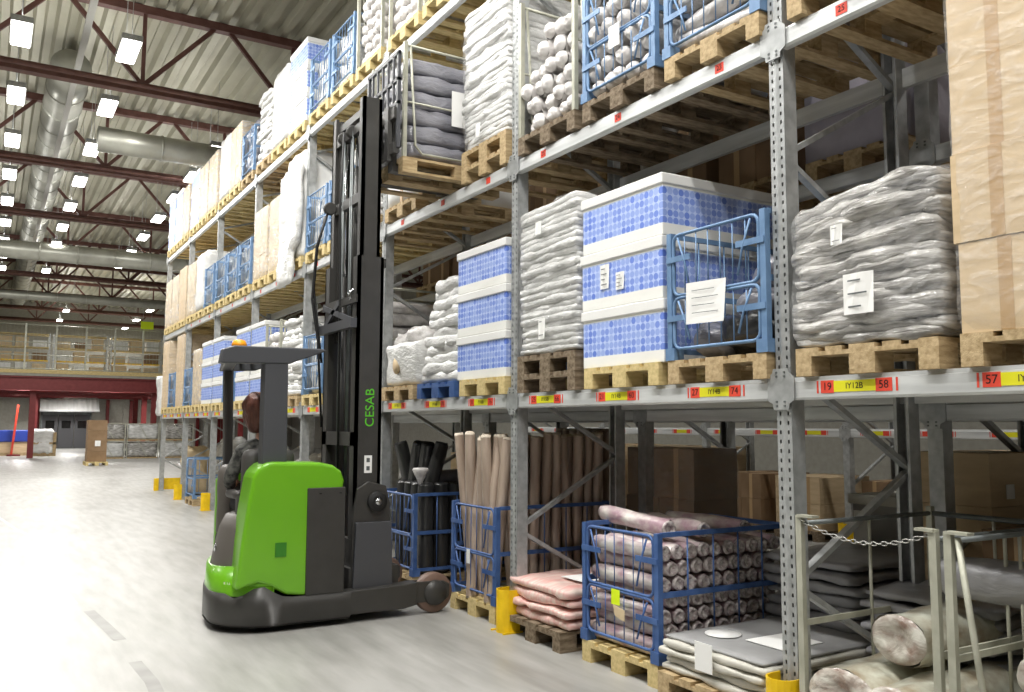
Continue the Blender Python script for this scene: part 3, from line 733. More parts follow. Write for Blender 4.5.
# ================= second shelf, near bays
p = P_(2, -1, 2, 'dark cartons')
carton_block(p, f'grey-brown cartons, {where(2, -1, 2)}', 3, 2, 3, .38, .39, .4, 'carton_d', None, seed=8)
p = P_(2, -1, 1, 'plain cartons', far=True); carton_block(p, f'grey-brown cartons, {where(2, -1, 1)}', 3, 2, 3, .38, .39, .4, 'carton_d', None, seed=8)
for k, nm in ((0, 'nearer the camera'), (1, 'left of the other')):
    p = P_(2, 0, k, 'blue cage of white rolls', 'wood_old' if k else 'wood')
    cage(p, f'blue steel cage of white wrapped rolls on the second shelf, {SN[k]} of {BN[0]}')
    nm_ = f'short white wrapped roll inside the second-shelf blue cage, {SN[k]}'; gp = f'white rolls in the second-shelf cage, {SN[k]}'
    if k: rolls('wrapped_roll', 'roll', [(p[0] - .02, p[1] - .29 + .145 * j, p[2] + .09 + .14 * i, 0, 0, .06 * sin(i * 3 + j * 5)) for i in range(6) for j in range(5)], 1.02, .07, 'whiteb', 'whiteb', 'x', nm_, gp, seed=9, amp=.4, jit=.012)
    else: rolls('wrapped_roll', 'roll', [(p[0] - .48 + .135 * j, p[1], p[2] + .09 + .125 * i, .08, 0, 0) for i in range(7) for j in range(8) if j < 3 or i < 2], .7, .062, 'whiteb', 'whiteb', 'y', nm_, gp, seed=2, amp=.35, jit=.008)
    tg = thing('cage_tag', f'white paper tag on the blue cage on the second shelf, {SN[k]}', 'tag', (p[0] - .615, p[1] + (.0 if k else -.05), p[2] + .36))
    MB().box(-.002, .0, -.06, .06, -.08, .08, 'paper').build('card', tg)
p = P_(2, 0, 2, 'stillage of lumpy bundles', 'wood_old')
stillage(p, 'pale steel stillage of lumpy white bundles, second shelf, far slot, second bay', 1.15)
rnd = random.Random(5); sp = []
for i in range(6):
    for j in range(5): sp.append((p[0] - .03 + rnd.uniform(-.03, .03), p[1] - .28 + .14 * j, p[2] + .08 + .135 * i, 0, 0, rnd.uniform(-.08, .08)))
sp = [s for s in sp if not (s[2] > p[2] + .55 and s[1] > p[1] + .1)]
rolls('white_bundle', 'bundle', sp, 1.0, .072, 'whiteb', 'whiteb', 'x', 'lumpy white wrapped bundle stacked in the pale stillage on the second shelf', 'lumpy white bundles in the pale stillage', seed=44, amp=.7, jit=.02, variants=6)
p = P_(2, 1, 0, 'tall white sack stack', 'wood')
pallet((p[0], p[1], p[2]), 'upper of the two wooden pallets under the tall white sack stack on the second shelf', 'wood')
sack_stack((p[0], p[1], p[2] + PH), f'tall leaning white stack of wrapped sacks, {where(2, 1, 0)}', 28, 1.3, 'sackw', seed=20, lean=.0, film='film', jit=.01, papers=((.05, .12, .08, .12, -.62, 0),), amp=.012)
p = P_(2, 1, 2, 'low white wrapped boards')
MBo = thing('wrapped_board_pack', 'low white pack on the second shelf below the raised load', 'pack', p)
MB().soft(-.58, .58, -.39, .39, 0, .5, 'white', r=.02, res=(6, 6, 3), amp=.003, seed=2).build('pack_body', MBo); MB().box(-.585, .585, -.03, .03, .0, .506, 'tape').build('strap', MBo)

# ================= raised load on the forks
lx, ly, lz = 3.68, 7.45, 3.9
pallet((lx, ly, lz), 'wooden pallet lifted on the forks high beside the mast', 'wood')
stillage((lx, ly, lz + PH), 'pale stillage frame lifted on the forks, holding grey wrapped bundles', 1.08)
for i in range(6):
    o = MB().soft(-.53, .53, -.33, .33, 0, .16, 'dgrey', r=.035, res=(14, 8, 4), amp=.014, fr=6, seed=60 + i).build('grey_bundle', None, (lx, ly, lz + PH + .02 + .162 * i))
    tag(o, 'long grey film-wrapped bundle lifted on the forks, ' + ['bottom of the six', 'second from the bottom of the six', 'third from the bottom of the six', 'third from the top of the six', 'second from the top of the six', 'top of the six'][i], 'bundle', 'grey bundles on the raised load')
pt = thing('shipping_sheet', 'white paper sheet on the side of the raised grey bundles', 'paper sheet', (lx + .0, ly - .40, lz + .68)); MB().box(-.11, .11, 0, .003, -.17, .17, 'paper').build('sheet', pt)

# ================= top shelf and farther bays
def blob_content(p, label, k, cat, H=.74, seed=1, W=.68, D=1.05):
    o = MB().soft(-D / 2, D / 2, -W / 2, W / 2, 0, H, k, r=.1, res=(10, 10, 10), amp=.03, fr=8, seed=seed).build('wrapped_bundle', None, (p[0], p[1], p[2] + .01)); tag(o, label, cat)
def far_load(l, b, k, kind, seed=0):
    w = where(l, b, k)
    if kind == 'cage':
        p = P_(l, b, k, 'blue cage', 'wood_new', far=b > 2); cage(p, f'blue steel cage, {w}', 'blue'); blob_content(p, f'white and grey wrapped bundle filling the blue cage, {w}', 'sackg', 'bundle', seed=seed)
    elif kind == 'dcage':
        p = P_(l, b, k, 'blue cage with a grey load', 'wood', far=b > 2); cage(p, f'blue steel cage with a grey load, {w}', 'blue'); blob_content(p, f'grey bundle filling the blue cage, {w}', 'dgrey', 'bundle', H=.95, seed=seed)
    elif kind == 'sacks':
        p = P_(l, b, k, 'stack of white sacks', 'wood', far=b > 2); sack_stack(p, f'stack of white wrapped sacks, {w}', 14, 1.1, 'sackw', seed=seed, jit=.03, amp=.02, res=(8, 8, 3))
    elif kind == 'rolls':
        p = P_(l, b, k, 'stillage of white bundles', 'wood_new', far=b > 2); stillage(p, f'pale stillage, {w}', 1.15)
        rr = random.Random(seed)
        rolls('white_bundle', 'bundle', [(p[0], p[1] - .28 + .14 * j, p[2] + .08 + .14 * i, 0, 0, rr.uniform(-.08, .08)) for i in range(7) for j in range(5)], 1.0, .075, 'whiteb', 'whiteb', 'x', f'lumpy white bundle, stillage on, {w}', f'white bundles in the stillage, {w}', seed=seed, amp=.45, jit=.012, variants=3)
    elif kind == 'bw':
        p = P_(l, b, k, 'stack of blue-dotted cartons', 'wood_new', far=b > 2)
        for i, nm in enumerate(('bottom', 'middle', 'top')): carton_bw((p[0], p[1], p[2] + .41 * i), f'white carton with blue dot band, {nm} of stack, {w}', W=.82)
    elif kind == 'cream':
        p = P_(l, b, k, 'cream wrapped cartons', 'wood_new', far=b > 2); carton_block(p, f'cream cartons under milky film, {w}', 3, 2, 3, .39, .39, .38, 'cream', 'film_d', seed=seed, tape=False)
    elif kind == 'brown':
        p = P_(l, b, k, 'brown wrapped cartons', 'wood_new', far=b > 2); carton_block(p, f'brown cartons under clear film, {w}', 3, 2, 4 if l == 1 else 3, .39, .39, .4, 'carton', 'film', seed=seed)
    elif kind == 'tallwhite':
        p = P_(l, b, k, 'tall white film-draped load', 'wood_new', far=b > 2)
        t = thing('film_draped_load', f'tall white film-draped load, film hanging over beam, {w}', 'wrapped load', p)
        MB().soft(-.6, .6, -.42, .42, 0, 1.55, 'white', r=.05, res=(8, 10, 14), amp=.012, fr=3, seed=seed).build('wrapped_body', t)
        MB().soft(-.68, -.6, -.46, .46, -.36, 1.3, 'sackw', r=.03, res=(2, 12, 20), amp=.02, fr=5, seed=seed + 3, fn=lambda P: Vector((P.x - .04 * max(0, .3 - P.z), P.y * (1 if P.z > .2 else .7) + (.12 if P.z < .2 else .12 * max(0, .5 - P.z)), P.z))).build('hanging_film', t)
    elif kind == 'whitewrap':
        p = P_(l, b, k, 'white wrapped load', 'wood_new', far=b > 2)
        t = thing('wrapped_load', f'plain white wrapped load, {w}', 'wrapped load', p)
        MB().soft(-.6, .6, -.4, .4, 0, 1.2, 'sackw', r=.05, res=(8, 8, 12), amp=.012, fr=4, seed=seed).build('wrapped_body', t); MB().soft(-.5, .5, -.3, .3, 1.18, 1.26, 'white', r=.03, res=(6, 6, 3), amp=.01, seed=seed).build('top_sheet', t)
table = {
 3: {-1: [None, None, None], 0: [None, None, None], 1: ['rolls', 'rolls', 'rolls'], 2: ['rolls', 'cage', 'cage'], 3: ['bw', 'whitewrap', 'sacks'], 4: ['dcage', 'cream', 'whitewrap'], 5: ['cream', 'cream', 'bw'], 6: ['cream', 'bw', 'bw']},
 2: {2: ['sacks', 'cage', 'cage'], 3: ['tallwhite', 'cream', 'cream'], 4: ['cage', 'cage', 'cage'], 5: ['cage', 'whitewrap', 'cream'], 6: ['brown', 'cream', 'cream']},
 1: {2: ['rolls', 'sacks', 'cage'], 3: ['sacks', 'rolls', 'bw'], 4: ['bw', 'cage', 'bw'], 5: ['bw', 'cream', 'cage'], 6: ['brown', 'cage', 'brown']}}
sd = 100
for l in (3, 2, 1):
    for b, row in table[l].items():
        for k, kind in enumerate(row):
            sd += 7
            if kind: far_load(l, b, k, kind, sd)
t = thing('film_draped_load', 'white film-wrapped load at the very far end of the first shelf', 'wrapped load', (XF - .02 + .2, FR[8] + .28, L1 - .05))
MB().soft(-.25, .5, -.3, .25, 0, 1.0, 'sackw', r=.06, res=(8, 8, 12), amp=.02, fr=3, seed=3).build('wrapped_body', t)
# ================= floor level, second bay: cage of purple rolls, light sacks, dark sacks
p = (XF + .57, 4.66, 0)
pallet(p, 'wooden pallet under the blue cage of purple and white rolls on the floor', 'wood_new'); p = (p[0], p[1], PH)
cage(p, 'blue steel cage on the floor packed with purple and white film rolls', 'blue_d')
sp = []
for i in range(7):
    for j in range(9 + (i % 2 == 0)): sp.append((p[0] - .5 + .111 * (j + .5 * (i % 2)), p[1] + .0, p[2] + .07 + .1 * i))
rolls('wrapped_roll', 'roll', sp, .7, .053, 'purple', 'purple_end', 'y', 'thin purple and white film-wrapped roll packed in the blue floor cage', 'purple and white rolls in the floor cage', variants=6, amp=.3)
rolls('wrapped_roll', 'roll', [(p[0] - .35, p[1] + .12, p[2] + .83, .22, 0, .15)], .75, .06, 'purple', 'purple_end', 'y', 'pink-printed white roll lying slanted on top of the full blue floor cage, foremost', 'x1', variants=1, seed=4, amp=.3)
rolls('wrapped_roll', 'roll', [(p[0] - .1, p[1] - .02, p[2] + .8, .0, 0, -.2), (p[0] + .2, p[1], p[2] + .8, .05, 0, .1)], .7, .05, 'purple', 'purple_end', 'y', 'loose purple roll lying on top of the full blue floor cage', 'loose rolls on the floor cage', variants=2, seed=7, amp=.3)
tg = thing('cage_tag', 'yellow and cream tags hanging on the lower gate of the blue floor cage', 'tag', (p[0] - .615, p[1] + .0, p[2] + .3))
MB().box(-.002, 0, -.045, .045, 0, .1, 'ygreen').build('yellow_card', tg); MB().prism([(-.1, -.02), (-.1, -.09), (.0, -.07), (.02, .0)], 'x', -.008, -.004, 'cream').build('cream_card', tg)
p = (XF + .5, 3.78, 0)
pallet(p, 'wooden pallet under the light grey folded sacks by the nearest upright', 'wood')
z = PH
for i in range(4):
    kk = 'lsack'
    o = MB().soft(-.56, .5, -.41, .41, 0, .046, kk, r=.022, res=(14, 12, 3), amp=.009, fr=5, seed=80 + i).build('folded_sack', None, (p[0] + .02 * sin(i * 2), p[1] + .012 * cos(i * 3), z)); z += .048
    tag(o, ['lowest', 'second from the bottom', 'second from the top', 'topmost'][i] + ' light grey folded sack on the pallet by the nearest upright', 'sack', 'light grey folded sacks by the nearest upright')
o = MB().soft(-.54, .52, -.39, .4, 0, .02, 'lsack_top', r=.01, res=(14, 12, 2), amp=.002, fr=4, seed=99).build('sack_cover', None, (p[0], p[1], z)); tag(o, 'flat grey cover with a white round patch over the light grey folded sacks', 'cover')
pt = thing('shipping_sheet', 'large white paper sheet lying on the flat grey sack cover', 'paper sheet', (p[0] - .1, p[1] - .1, z + .024)); MB().box(-.15, .2, -.16, .12, 0, .003, 'paper').build('sheet', pt)
pt = thing('round_patch', 'round white patch on the flat grey sack cover', 'patch', (p[0] - .25, p[1] + .2, z + .024)); MB().lathe([(.11, 0), (.11, .003)], (0, 0, 0), 'paper', 24).build('disc', pt)
pt = thing('sack_tag', 'small white printed tag on the edge of the light grey sacks', 'tag', (p[0] - .6, p[1] + .0, .3)); MB().box(-.004, 0, -.07, .07, -.07, .09, 'paper').build('card', pt)
def sack_pile(loc, n, th, k, seed, what, W=.8, D=1.0, cat='sack', pal='wood', jit=.03, amp=.014, group=None, x0=None):
    pallet(loc, f'wooden pallet under the {what}', pal); z = PH; rr = random.Random(seed)
    for i in range(n):
        o = MB().soft(-D / 2, D / 2, -W / 2, W / 2, 0, th, k, r=th * .48, res=(12, 10, 3), amp=amp, fr=5, seed=seed + i).build('folded_sack', None, (loc[0] + rr.uniform(-jit, jit), loc[1] + rr.uniform(-jit, jit), z)); z += th + .004
        tag(o, ('topmost' if i == n - 1 else 'lowest' if i == 0 else ["", "second", "third", "fourth", "fifth", "sixth", "seventh", "eighth", "ninth"][i]) + ('' if i in (0, n - 1) else ' from below,') + f' folded sack, {what}', cat)
    return z
sack_pile((XF + 1.5, 3.95, 0), 9, .066, 'dsack', 30, 'slate grey sack pile behind the light sacks', W=.8, D=1.1)
sack_pile((XF + 1.12, 2.9, 0), 9, .06, 'dsack', 50, 'dark grey sack pile right of the nearest upright', W=.78, D=.9)
sack_pile((XF + .52, 5.66, 0), 4, .07, 'pink', 70, 'pink striped sack pile by the yellow guard', W=.82, D=1.14, pal='wood_old')
pt = thing('shipping_sheet', 'white paper sheet lying on the pink and white striped sacks', 'paper sheet', (XF + .35, 5.5, PH + .315)); MB().box(-.15, .2, -.12, .16, 0, .003, 'paper').build('sheet', pt)
# third bay: standing brown rolls in a cage
p = (XF + .57, 6.68, 0)
pallet(p, 'wooden pallet under the blue cage of tall standing brown rolls', 'wood_new'); p = (p[0], p[1], PH)
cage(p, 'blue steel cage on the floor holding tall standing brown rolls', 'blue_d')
tg = thing('cage_tag', 'small white tag on the gate of the blue cage of standing brown rolls', 'tag', (p[0] - .61, p[1] + .05, p[2] + .35)); MB().box(-.002, 0, -.03, .03, -.06, .06, 'paper').build('card', tg)
sp = []; rnd = random.Random(3)
for j in range(10):
    for i in range(7):
        if 1 < i and 1 < j: continue
        sp.append((p[0] - .5 + .112 * j, p[1] - .3 + .1 * i, p[2] + .69 + rnd.uniform(-.02, .03), rnd.uniform(-.02, .02) - .05 * (j < 3), -.04 - .05 * (j < 2), 0))
rolls('standing_roll', 'roll', sp, 1.36, .047, 'brollm', 'brollend', 'z', 'tall brown film-wrapped roll standing upright in the blue cage', 'standing brown rolls in the cage', variants=6, amp=.1)
sp = [(5.2 + .125 * j, 7.0 + .13 * i, .72, 0, 0, 0) for j in range(3) for i in range(6)]
pallet((5.45, 7.35, 0), 'wooden pallet under the dim standing rolls behind the first rack', 'wood_old')
rolls('standing_roll', 'roll', [(a, b, .72 + PH, 0, 0, 0) for (a, b, *_r) in sp], 1.42, .055, 'brollm', 'brollend', 'z', 'dim brown roll standing behind the first rack', 'standing rolls behind the first rack', variants=3, seed=30)
# dark roll cage
p = (XF + .57, 8.3, 0)
pallet(p, 'wooden pallet under the blue cage of black rolls behind the truck leg', 'wood'); p = (p[0], p[1], PH)
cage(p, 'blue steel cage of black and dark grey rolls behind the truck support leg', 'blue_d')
sp = [(p[0] - .42 + .17 * j, p[1] - .3 + .17 * i, p[2] + .45) for j in range(6) for i in range(4) if i < 2 or j < 2]
rolls('standing_roll', 'roll', sp, .85, .082, 'black', 'black', 'z', 'thick black film roll standing in the cage behind the truck leg', 'thick black rolls behind the truck leg', variants=4, seed=50, amp=.12)
rolls('leaning_roll', 'roll', [(p[0] - .35 + .02 * j, p[1] + .3 - .17 * j, p[2] + .98, .25, -.0, 0) for j in range(4)], .62, .075, 'black', 'rubber', 'z', 'black roll leaning on top of the cage behind the truck leg', 'black rolls leaning above the cage', variants=3, seed=60, amp=.06)
rolls('lying_roll', 'roll', [(p[0] + .1, p[1] - .1, p[2] + .93, 0, 0, 0)], .95, .09, 'dgrey', 'black', 'x', 'dark grey roll lying across the cage of black rolls', 'x2', variants=1, seed=70)
t = thing('plastic_bag', 'small tied clear plastic bag standing on the front corner of the black roll cage', 'bag', (p[0] - .48, p[1] - .3, p[2] + .88))
MB().lathe([(.02, 0), (.03, .04), (.06, .1), (.085, .15), (.07, .17)], (0, 0, 0), 'whiteb', 12).build('bag_body', t)
# nearest bay: stillages with chain and carpet bundles
def post_stillage(loc, label, W, D=1.0):
    t = thing('metal_stillage', label, 'stillage', loc)
    for sy in (-1, 1):
        for sx in (-1, 1): MB().bar((sx * D / 2, sy * (W / 2), 0), (sx * D / 2, sy * (W / 2), 1.02), .035, .03, 'stil').build('corner_post', t)
    MB().bar((-D / 2, W / 2 + .005, 1.02), (-D / 2, W / 2 - .1, 1.02), .05, .012, 'stil').bar((-D / 2, -W / 2 - .01, 1.02), (-D / 2, -W / 2 + .08, 1.02), .05, .012, 'stil').build('top_plate', t)
    for sy in (-1, 1): MB().tube([(-D / 2, sy * W / 2, .98), (D / 2, sy * W / 2, .98)], .013, 'galv_dark').bar((-D / 2, sy * W / 2, .48), (D / 2, sy * W / 2, .48), .012, .03, 'stil').tube([(0, sy * W / 2, .98), (0, sy * W / 2, .05)], .009, 'stil').build('side_rail', t)
    MB().tube([(D / 2, -W / 2, .98), (D / 2, W / 2, .98)], .015, 'galv_dark').tube([(D / 2, 0, .98), (D / 2, 0, .1)], .009, 'stil').build('rear_rail', t)
    return t
pallet((XF + .5, 2.74, 0), 'wooden pallet under the chained stillage at the bottom right', 'wood')
pallet((XF + .5, 1.9, 0), 'wooden pallet at the bottom right corner under the second stillage', 'wood_old')
post_stillage((XF + .5, 2.74, PH), 'pale stillage closed by a chain, right of the nearest upright', .74, 1.1)
t = post_stillage((XF + .5, 1.9, PH), 'pale stillage cut by the right edge, with a slanted brace', .8, 1.1)
MB().tube([(-.55, .36, 1.0), (-.5, .26, 0)], .014, 'stil').build('slanted_brace', t)
ch = thing('chain', 'slack zinc chain hung across the stillage beside the nearest upright', 'chain', (XF - .06, 2.74, PH + 1.0))
N = 26; mbs = []
for i in range(N):
    u = -.35 + .7 * i / (N - 1); z = -.075 * (1 - (u / .35) ** 2); sl = .4 * u
    c_, s_ = (cos(sl * 1), sin(sl)); pts = []
    for a in range(8):
        an = 2 * pi * a / 8; al = cos(an) * .018; bl = sin(an) * .009
        pts.append((bl if i % 2 else 0, u + al * c_, z + al * s_ + (0 if i % 2 else bl)))
    MB().tube(pts, .0028, 'chain', 5, True).build('link', ch)
def bundle(loc, L, r, k, ke, rz, label, seed, rx=0, flat=.8):
    o = roll_mb(L, r, k, ke, 'x', seed, seg=22, amp=.25).build('carpet_bundle', None, loc); o.rotation_euler = (rx, 0, rz); o.scale = (1, 1, flat); return tag(o, label, 'bundle')
bundle((XF + .46, 2.91, PH + .17), 1.0, .21, 'floral', 'floral_end', .05, 'green and brown floral bundle lying low beside the nearest upright', 1, flat=.68)
bundle((XF + .46, 2.58, PH + .17), 1.02, .17, 'floral', 'floral_end', -.04, 'green and brown floral bundle lying low behind the stillage post', 5, flat=.75)
bundle((XF + .62, 2.72, PH + .45), .9, .16, 'floral', 'floral_end', .0, 'film-wrapped floral carpet roll with a cross-tied end, resting on two others', 9)
bundle((XF + .48, 2.1, PH + .17), 1.02, .16, 'floral', 'floral_end', .04, 'floral carpet roll low at the right edge of the picture', 14)
bundle((XF + .48, 1.75, PH + .17), 1.02, .16, 'floral', 'floral_end', -.04, 'floral carpet roll at the very bottom right corner', 17)
bundle((XF + .6, 1.98, PH + .44), 1.0, .15, 'floral', 'floral_end', -.0, 'olive and brown wrapped roll under the long dark roll at the right edge', 21)
bundle((XF + .62, 2.08, PH + .74), 1.2, .13, 'dsack', 'dsack', 1.75, 'long dark grey film roll lying on the floral rolls at the right edge', 25)
# crates and cartons behind, floor level (back to back rack)
def cblock(x, y, z, nx, ny, nz, bx, by, bz, k, label, film=None, pal=True, seed=0, papers=(), pk='wood_old'):
    if pal: pallet_far((x, y, z), 'wooden pallet under the ' + label, pk); z += PH
    return carton_block((x, y, z), label, nx, ny, nz, bx, by, bz, k, film, seed=seed, papers=papers)
t = thing('grey_crate', 'tall plain grey plastic crate behind the chain', 'crate', (5.95, 4.12, 0)); MB().box(-.35, .35, -.22, .22, 0, 1.1, 'lsack_top').build('shell', t, bevel=.02); MB().box(-.37, .37, -.24, .24, 1.05, 1.12, 'lsack').build('rim', t); MB().box(-.355, -.35, .08, .2, .7, 1.0, 'paper').build('paper_label', t)
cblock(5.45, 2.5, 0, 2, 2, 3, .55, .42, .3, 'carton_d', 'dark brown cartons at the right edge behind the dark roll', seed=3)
cblock(5.75, 3.35, 0, 2, 1, 4, .5, .56, .33, 'carton', 'brown cartons with small white labels behind the chained stillage', seed=4)
for lx_, lz_ in ((-.3, .75), (-.05, .75), (.25, .75), (-.3, 1.08), (-.05, 1.08), (.25, 1.08)):
    pt = thing('shipping_label', f'small square white label, {["upper", "lower"][lz_ < 1]} row, {["left", "middle", "right"][(lx_ > -.2) + (lx_ > .1)]}, on the brown cartons behind the chain', 'label', (5.75 + lx_, 3.35 - .292, PH + lz_)); MB().box(-.045, .045, 0, .002, -.045, .045, 'paper').build('card', pt)
cblock(5.32, 5.92, 0, 1, 2, 3, .5, .44, .43, 'carton_d', 'brown cartons in torn film behind the first rack', film='film', seed=5)
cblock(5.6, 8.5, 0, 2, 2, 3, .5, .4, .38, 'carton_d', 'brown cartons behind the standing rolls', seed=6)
cblock(5.6, 9.6, 0, 2, 2, 3, .5, .4, .38, 'carton', 'brown cartons behind the black roll cage', seed=6)
for i, (y, kk, n, nm) in enumerate(((4.3, 'carton', 3, 'rightmost'), (5.5, 'cream', 3, 'second from the right'), (6.5, 'carton_d', 2, 'third from the right'), (7.3, 'carton_d', 2, 'left of the yellow guard'), (8.8, 'carton', 2, 'between the two yellow guards'), (9.9, 'carton_d', 2, 'beside the left yellow guard'), (11.2, 'carton', 3, 'left of the left yellow guard'), (12.3, 'cream', 3, 'seen through the black roll cage bay'), (13.4, 'carton', 3, 'farthest in the floor-level gap'))):
    cblock(10.7, y, 0, 2, 2, n, .55, .4, .38, kk, f'cartons across the neighbouring aisle, {nm}', seed=i)
# back rack upper levels
for i, (y, kk, lab) in enumerate(((1.75, 'lavender', 'lilac wrapped block at the right, behind the brown cartons'), (3.78, 'lavender', 'lilac wrapped block behind the nearest upright, upper back rack'), (4.75, 'carton_d', 'dim brown cartons in the upper back rack behind dotted cartons'))):
    pallet_far((5.6, y, 3.38), f'wooden pallet under the {lab}', 'wood')
    if kk == 'lavender':
        t = thing('wrapped_block', lab, 'wrapped block', (5.6, y, 3.38 + PH)); MB().soft(-.58, .58, -.43, .43, 0, .75, 'lavender', r=.02, res=(6, 6, 4), amp=.004, seed=i).build('block_body', t); MB().soft(-.5, .3, -.2, .2, .74, .82, 'white', r=.02, res=(4, 4, 2), amp=.004, seed=i).build('folded_top', t)
    else: carton_block((5.6, y, 3.38 + PH), lab, 2, 2, 2, .5, .4, .4, kk, None, seed=i)
for i, y in enumerate((5.7, 6.6, 7.6, 8.5, 9.6, 10.5)):
    pallet_far((5.6, y, 3.38), f'wooden pallet in the upper back rack, {["behind the pearly sacks","next behind the pearly sacks","behind the third bay, right","behind the third bay, left","behind the mast","left of the mast"][i]}', 'wood')
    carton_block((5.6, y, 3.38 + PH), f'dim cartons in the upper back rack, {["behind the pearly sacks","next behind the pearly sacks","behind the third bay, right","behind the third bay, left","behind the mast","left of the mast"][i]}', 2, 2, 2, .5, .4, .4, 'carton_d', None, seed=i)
for i, (y, nm) in enumerate(((2.0, 'rightmost'), (2.95, 'behind the silver stack'), (3.95, 'behind the bag cage'), (4.9, 'behind the dotted cartons'), (6.8, 'behind the smaller dotted cartons'), (7.7, 'behind the white bundles'), (8.6, 'behind the white bale'), (9.8, 'behind the mast'), (10.8, 'left of the mast'))):
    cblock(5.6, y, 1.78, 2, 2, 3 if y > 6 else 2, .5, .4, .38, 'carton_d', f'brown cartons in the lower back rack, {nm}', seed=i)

# ================= far floor items near the rack end
p = (XF + .5, 18.6, 0); pallet_far(p, 'wooden pallet under the blue trolley near the far end', 'wood'); cage((p[0], p[1], PH), 'empty-looking blue trolley cage on the floor left of the truck', 'blue')
t = thing('sack_bundle', 'leaning cream film-wrapped bundle on the floor near the rack end', 'bundle', (XF + .55, 21.3, 0)); MB().soft(-.3, .3, -.35, .35, 0, 1.1, 'cream', r=.15, res=(8, 8, 10), amp=.03, fr=4, seed=2).build('bundle_body', t)
t = thing('sack_bundle', 'grey sagging bundle leaning on the cream bundle near the rack end', 'bundle', (XF + 1.2, 20.4, 0)); MB().soft(-.35, .35, -.5, .5, 0, 1.3, 'sackg', r=.2, res=(8, 8, 10), amp=.04, fr=4, seed=5).build('bundle_body', t)
t = thing('plastic_heap', 'crumpled clear plastic heap on the floor behind the truck hood', 'plastic', (XF + .7, 12.6, 0)); MB().soft(-.5, .5, -.5, .5, 0, 1.15, 'sackg', r=.3, res=(10, 10, 8), amp=.06, fr=4, seed=9).build('heap_body', t)
# brown pallet in the aisle
cb = carton_block((3.72, 38.4, PH), 'tall brown carton stack with a white label standing alone far down the aisle', 1, 2, 4, .7, .36, .41, 'carton_d', None, seed=2, papers=())
pallet_far((3.72, 38.4, 0), 'wooden pallet under the lone tall brown stack far down the aisle', 'wood_new').rotation_euler = (0, 0, pi / 2)
paper(cb, 0, 0, .2, .22, 0, 0, 'y').location = (.02, -.385, .72)
# silver wrapped stillages in the distance
for i, (x, nm) in enumerate(((4.9, 'left'), (6.4, 'middle'), (8.0, 'right'))):
    for q in range(2):
        t = thing('metal_stillage', f'pale stillage with silver film load far away, {nm} of three, {"upper" if q else "lower"}', 'stillage', (x, 45.5, q * .85))
        MB().box(-.72, .72, -.4, .4, 0, .06, 'wood').build('base', t)
        MB().soft(-.68, .68, -.38, .38, .06, .78, 'silver' if (i + q) % 2 else 'sackg', r=.08, res=(12, 6, 8), amp=.03, fr=6, seed=i * 3 + q).build('film_load', t)
        fr = MB()
        for sx in (-.7, .7):
            for sy in (-.4, .4): fr.box(sx - .02, sx + .02, sy - .02, sy + .02, 0, .84, 'stil')
        fr.bar((-.7, -.4, .8), (.7, -.4, .8), .03, .03, 'stil').bar((-.2, -.42, .8), (.2, -.42, .1), .03, .03, 'stil').build('frame', t)
# mezzanine
def part_(mb, n, t, **k): return mb.build(n, t, **k)
mz = thing('mezzanine', 'steel mezzanine with red beam and caged storage across the far end of the hall', 'mezzanine', (0, 47, 0))
MB().box(-13, 19, 0, .3, 3.22, 3.88, 'truss_b').box(-13, 19, -.12, .0, 3.22, 3.28, 'truss_b').box(-13, 19, -.12, 0, 3.82, 3.88, 'truss_b').build('edge_beam', mz)
MB().box(-13, 19, -.1, 18.8, 3.9, 4.02, 'wall').build('deck', mz); MB().box(-13, 19, -.14, -.1, 4.02, 4.2, 'wood_new').build('kick_board', mz)
for i in range(6):
    for (y, xo) in ((.2, 0), (6, .35), (12, .7)):
        if i * 5.45 - 8.1 + xo < 18: MB().box(-.13, .13, -.12, -.09, 0, 3.22, 'truss_b').box(-.13, .13, .09, .12, 0, 3.22, 'truss_b').box(-.02, .02, -.1, .1, 0, 3.22, 'truss_b').build('column', mz, (i * 5.45 - 9.15 + xo, y + .3, 0))
for j in range(8): MB().box(-13, 19, -.08, .08, 3.35, 3.9, 'truss_b').build('floor_joist', mz, (0, 2.4 + 2.3 * j, 0))
fm = MB(); 
for z in (4.25, 4.9, 5.5, 6.35): fm.tube([(-13, 0, z), (19, 0, z)], .025, 'stil', 6)
x = -13
while x < 19:
    for q in range(1, 8): fm.box(x + q * .16 - .004, x + q * .16 + .004, -.004, .004, 4.2, 6.35, 'stil')
    x += 1.3
fm.build('mesh_fence', mz)
p0 = None
for i in range(25):
    if p0 is None: p0 = o = MB().box(-.04, .04, -.04, .04, 4.02, 6.4, 'stil').build('fence_post', mz)
    else: o = p0.copy(); col.objects.link(o)
    o.location = (-13 + 1.3 * i, 0, 0)
t = thing('warning_sign', 'bright yellow-green sign board hanging above the mezzanine fence', 'sign', (6.6, 46.7, 6.4)); MB().box(-.3, .3, -.02, .0, 0, .38, 'ygreen').build('board', t); MB().bar((-.2, 0, .38), (-.2, 0, 1.3), .01, .01, 'galv').bar((.2, 0, .38), (.2, 0, 1.3), .01, .01, 'galv').build('hanger_wire', t)
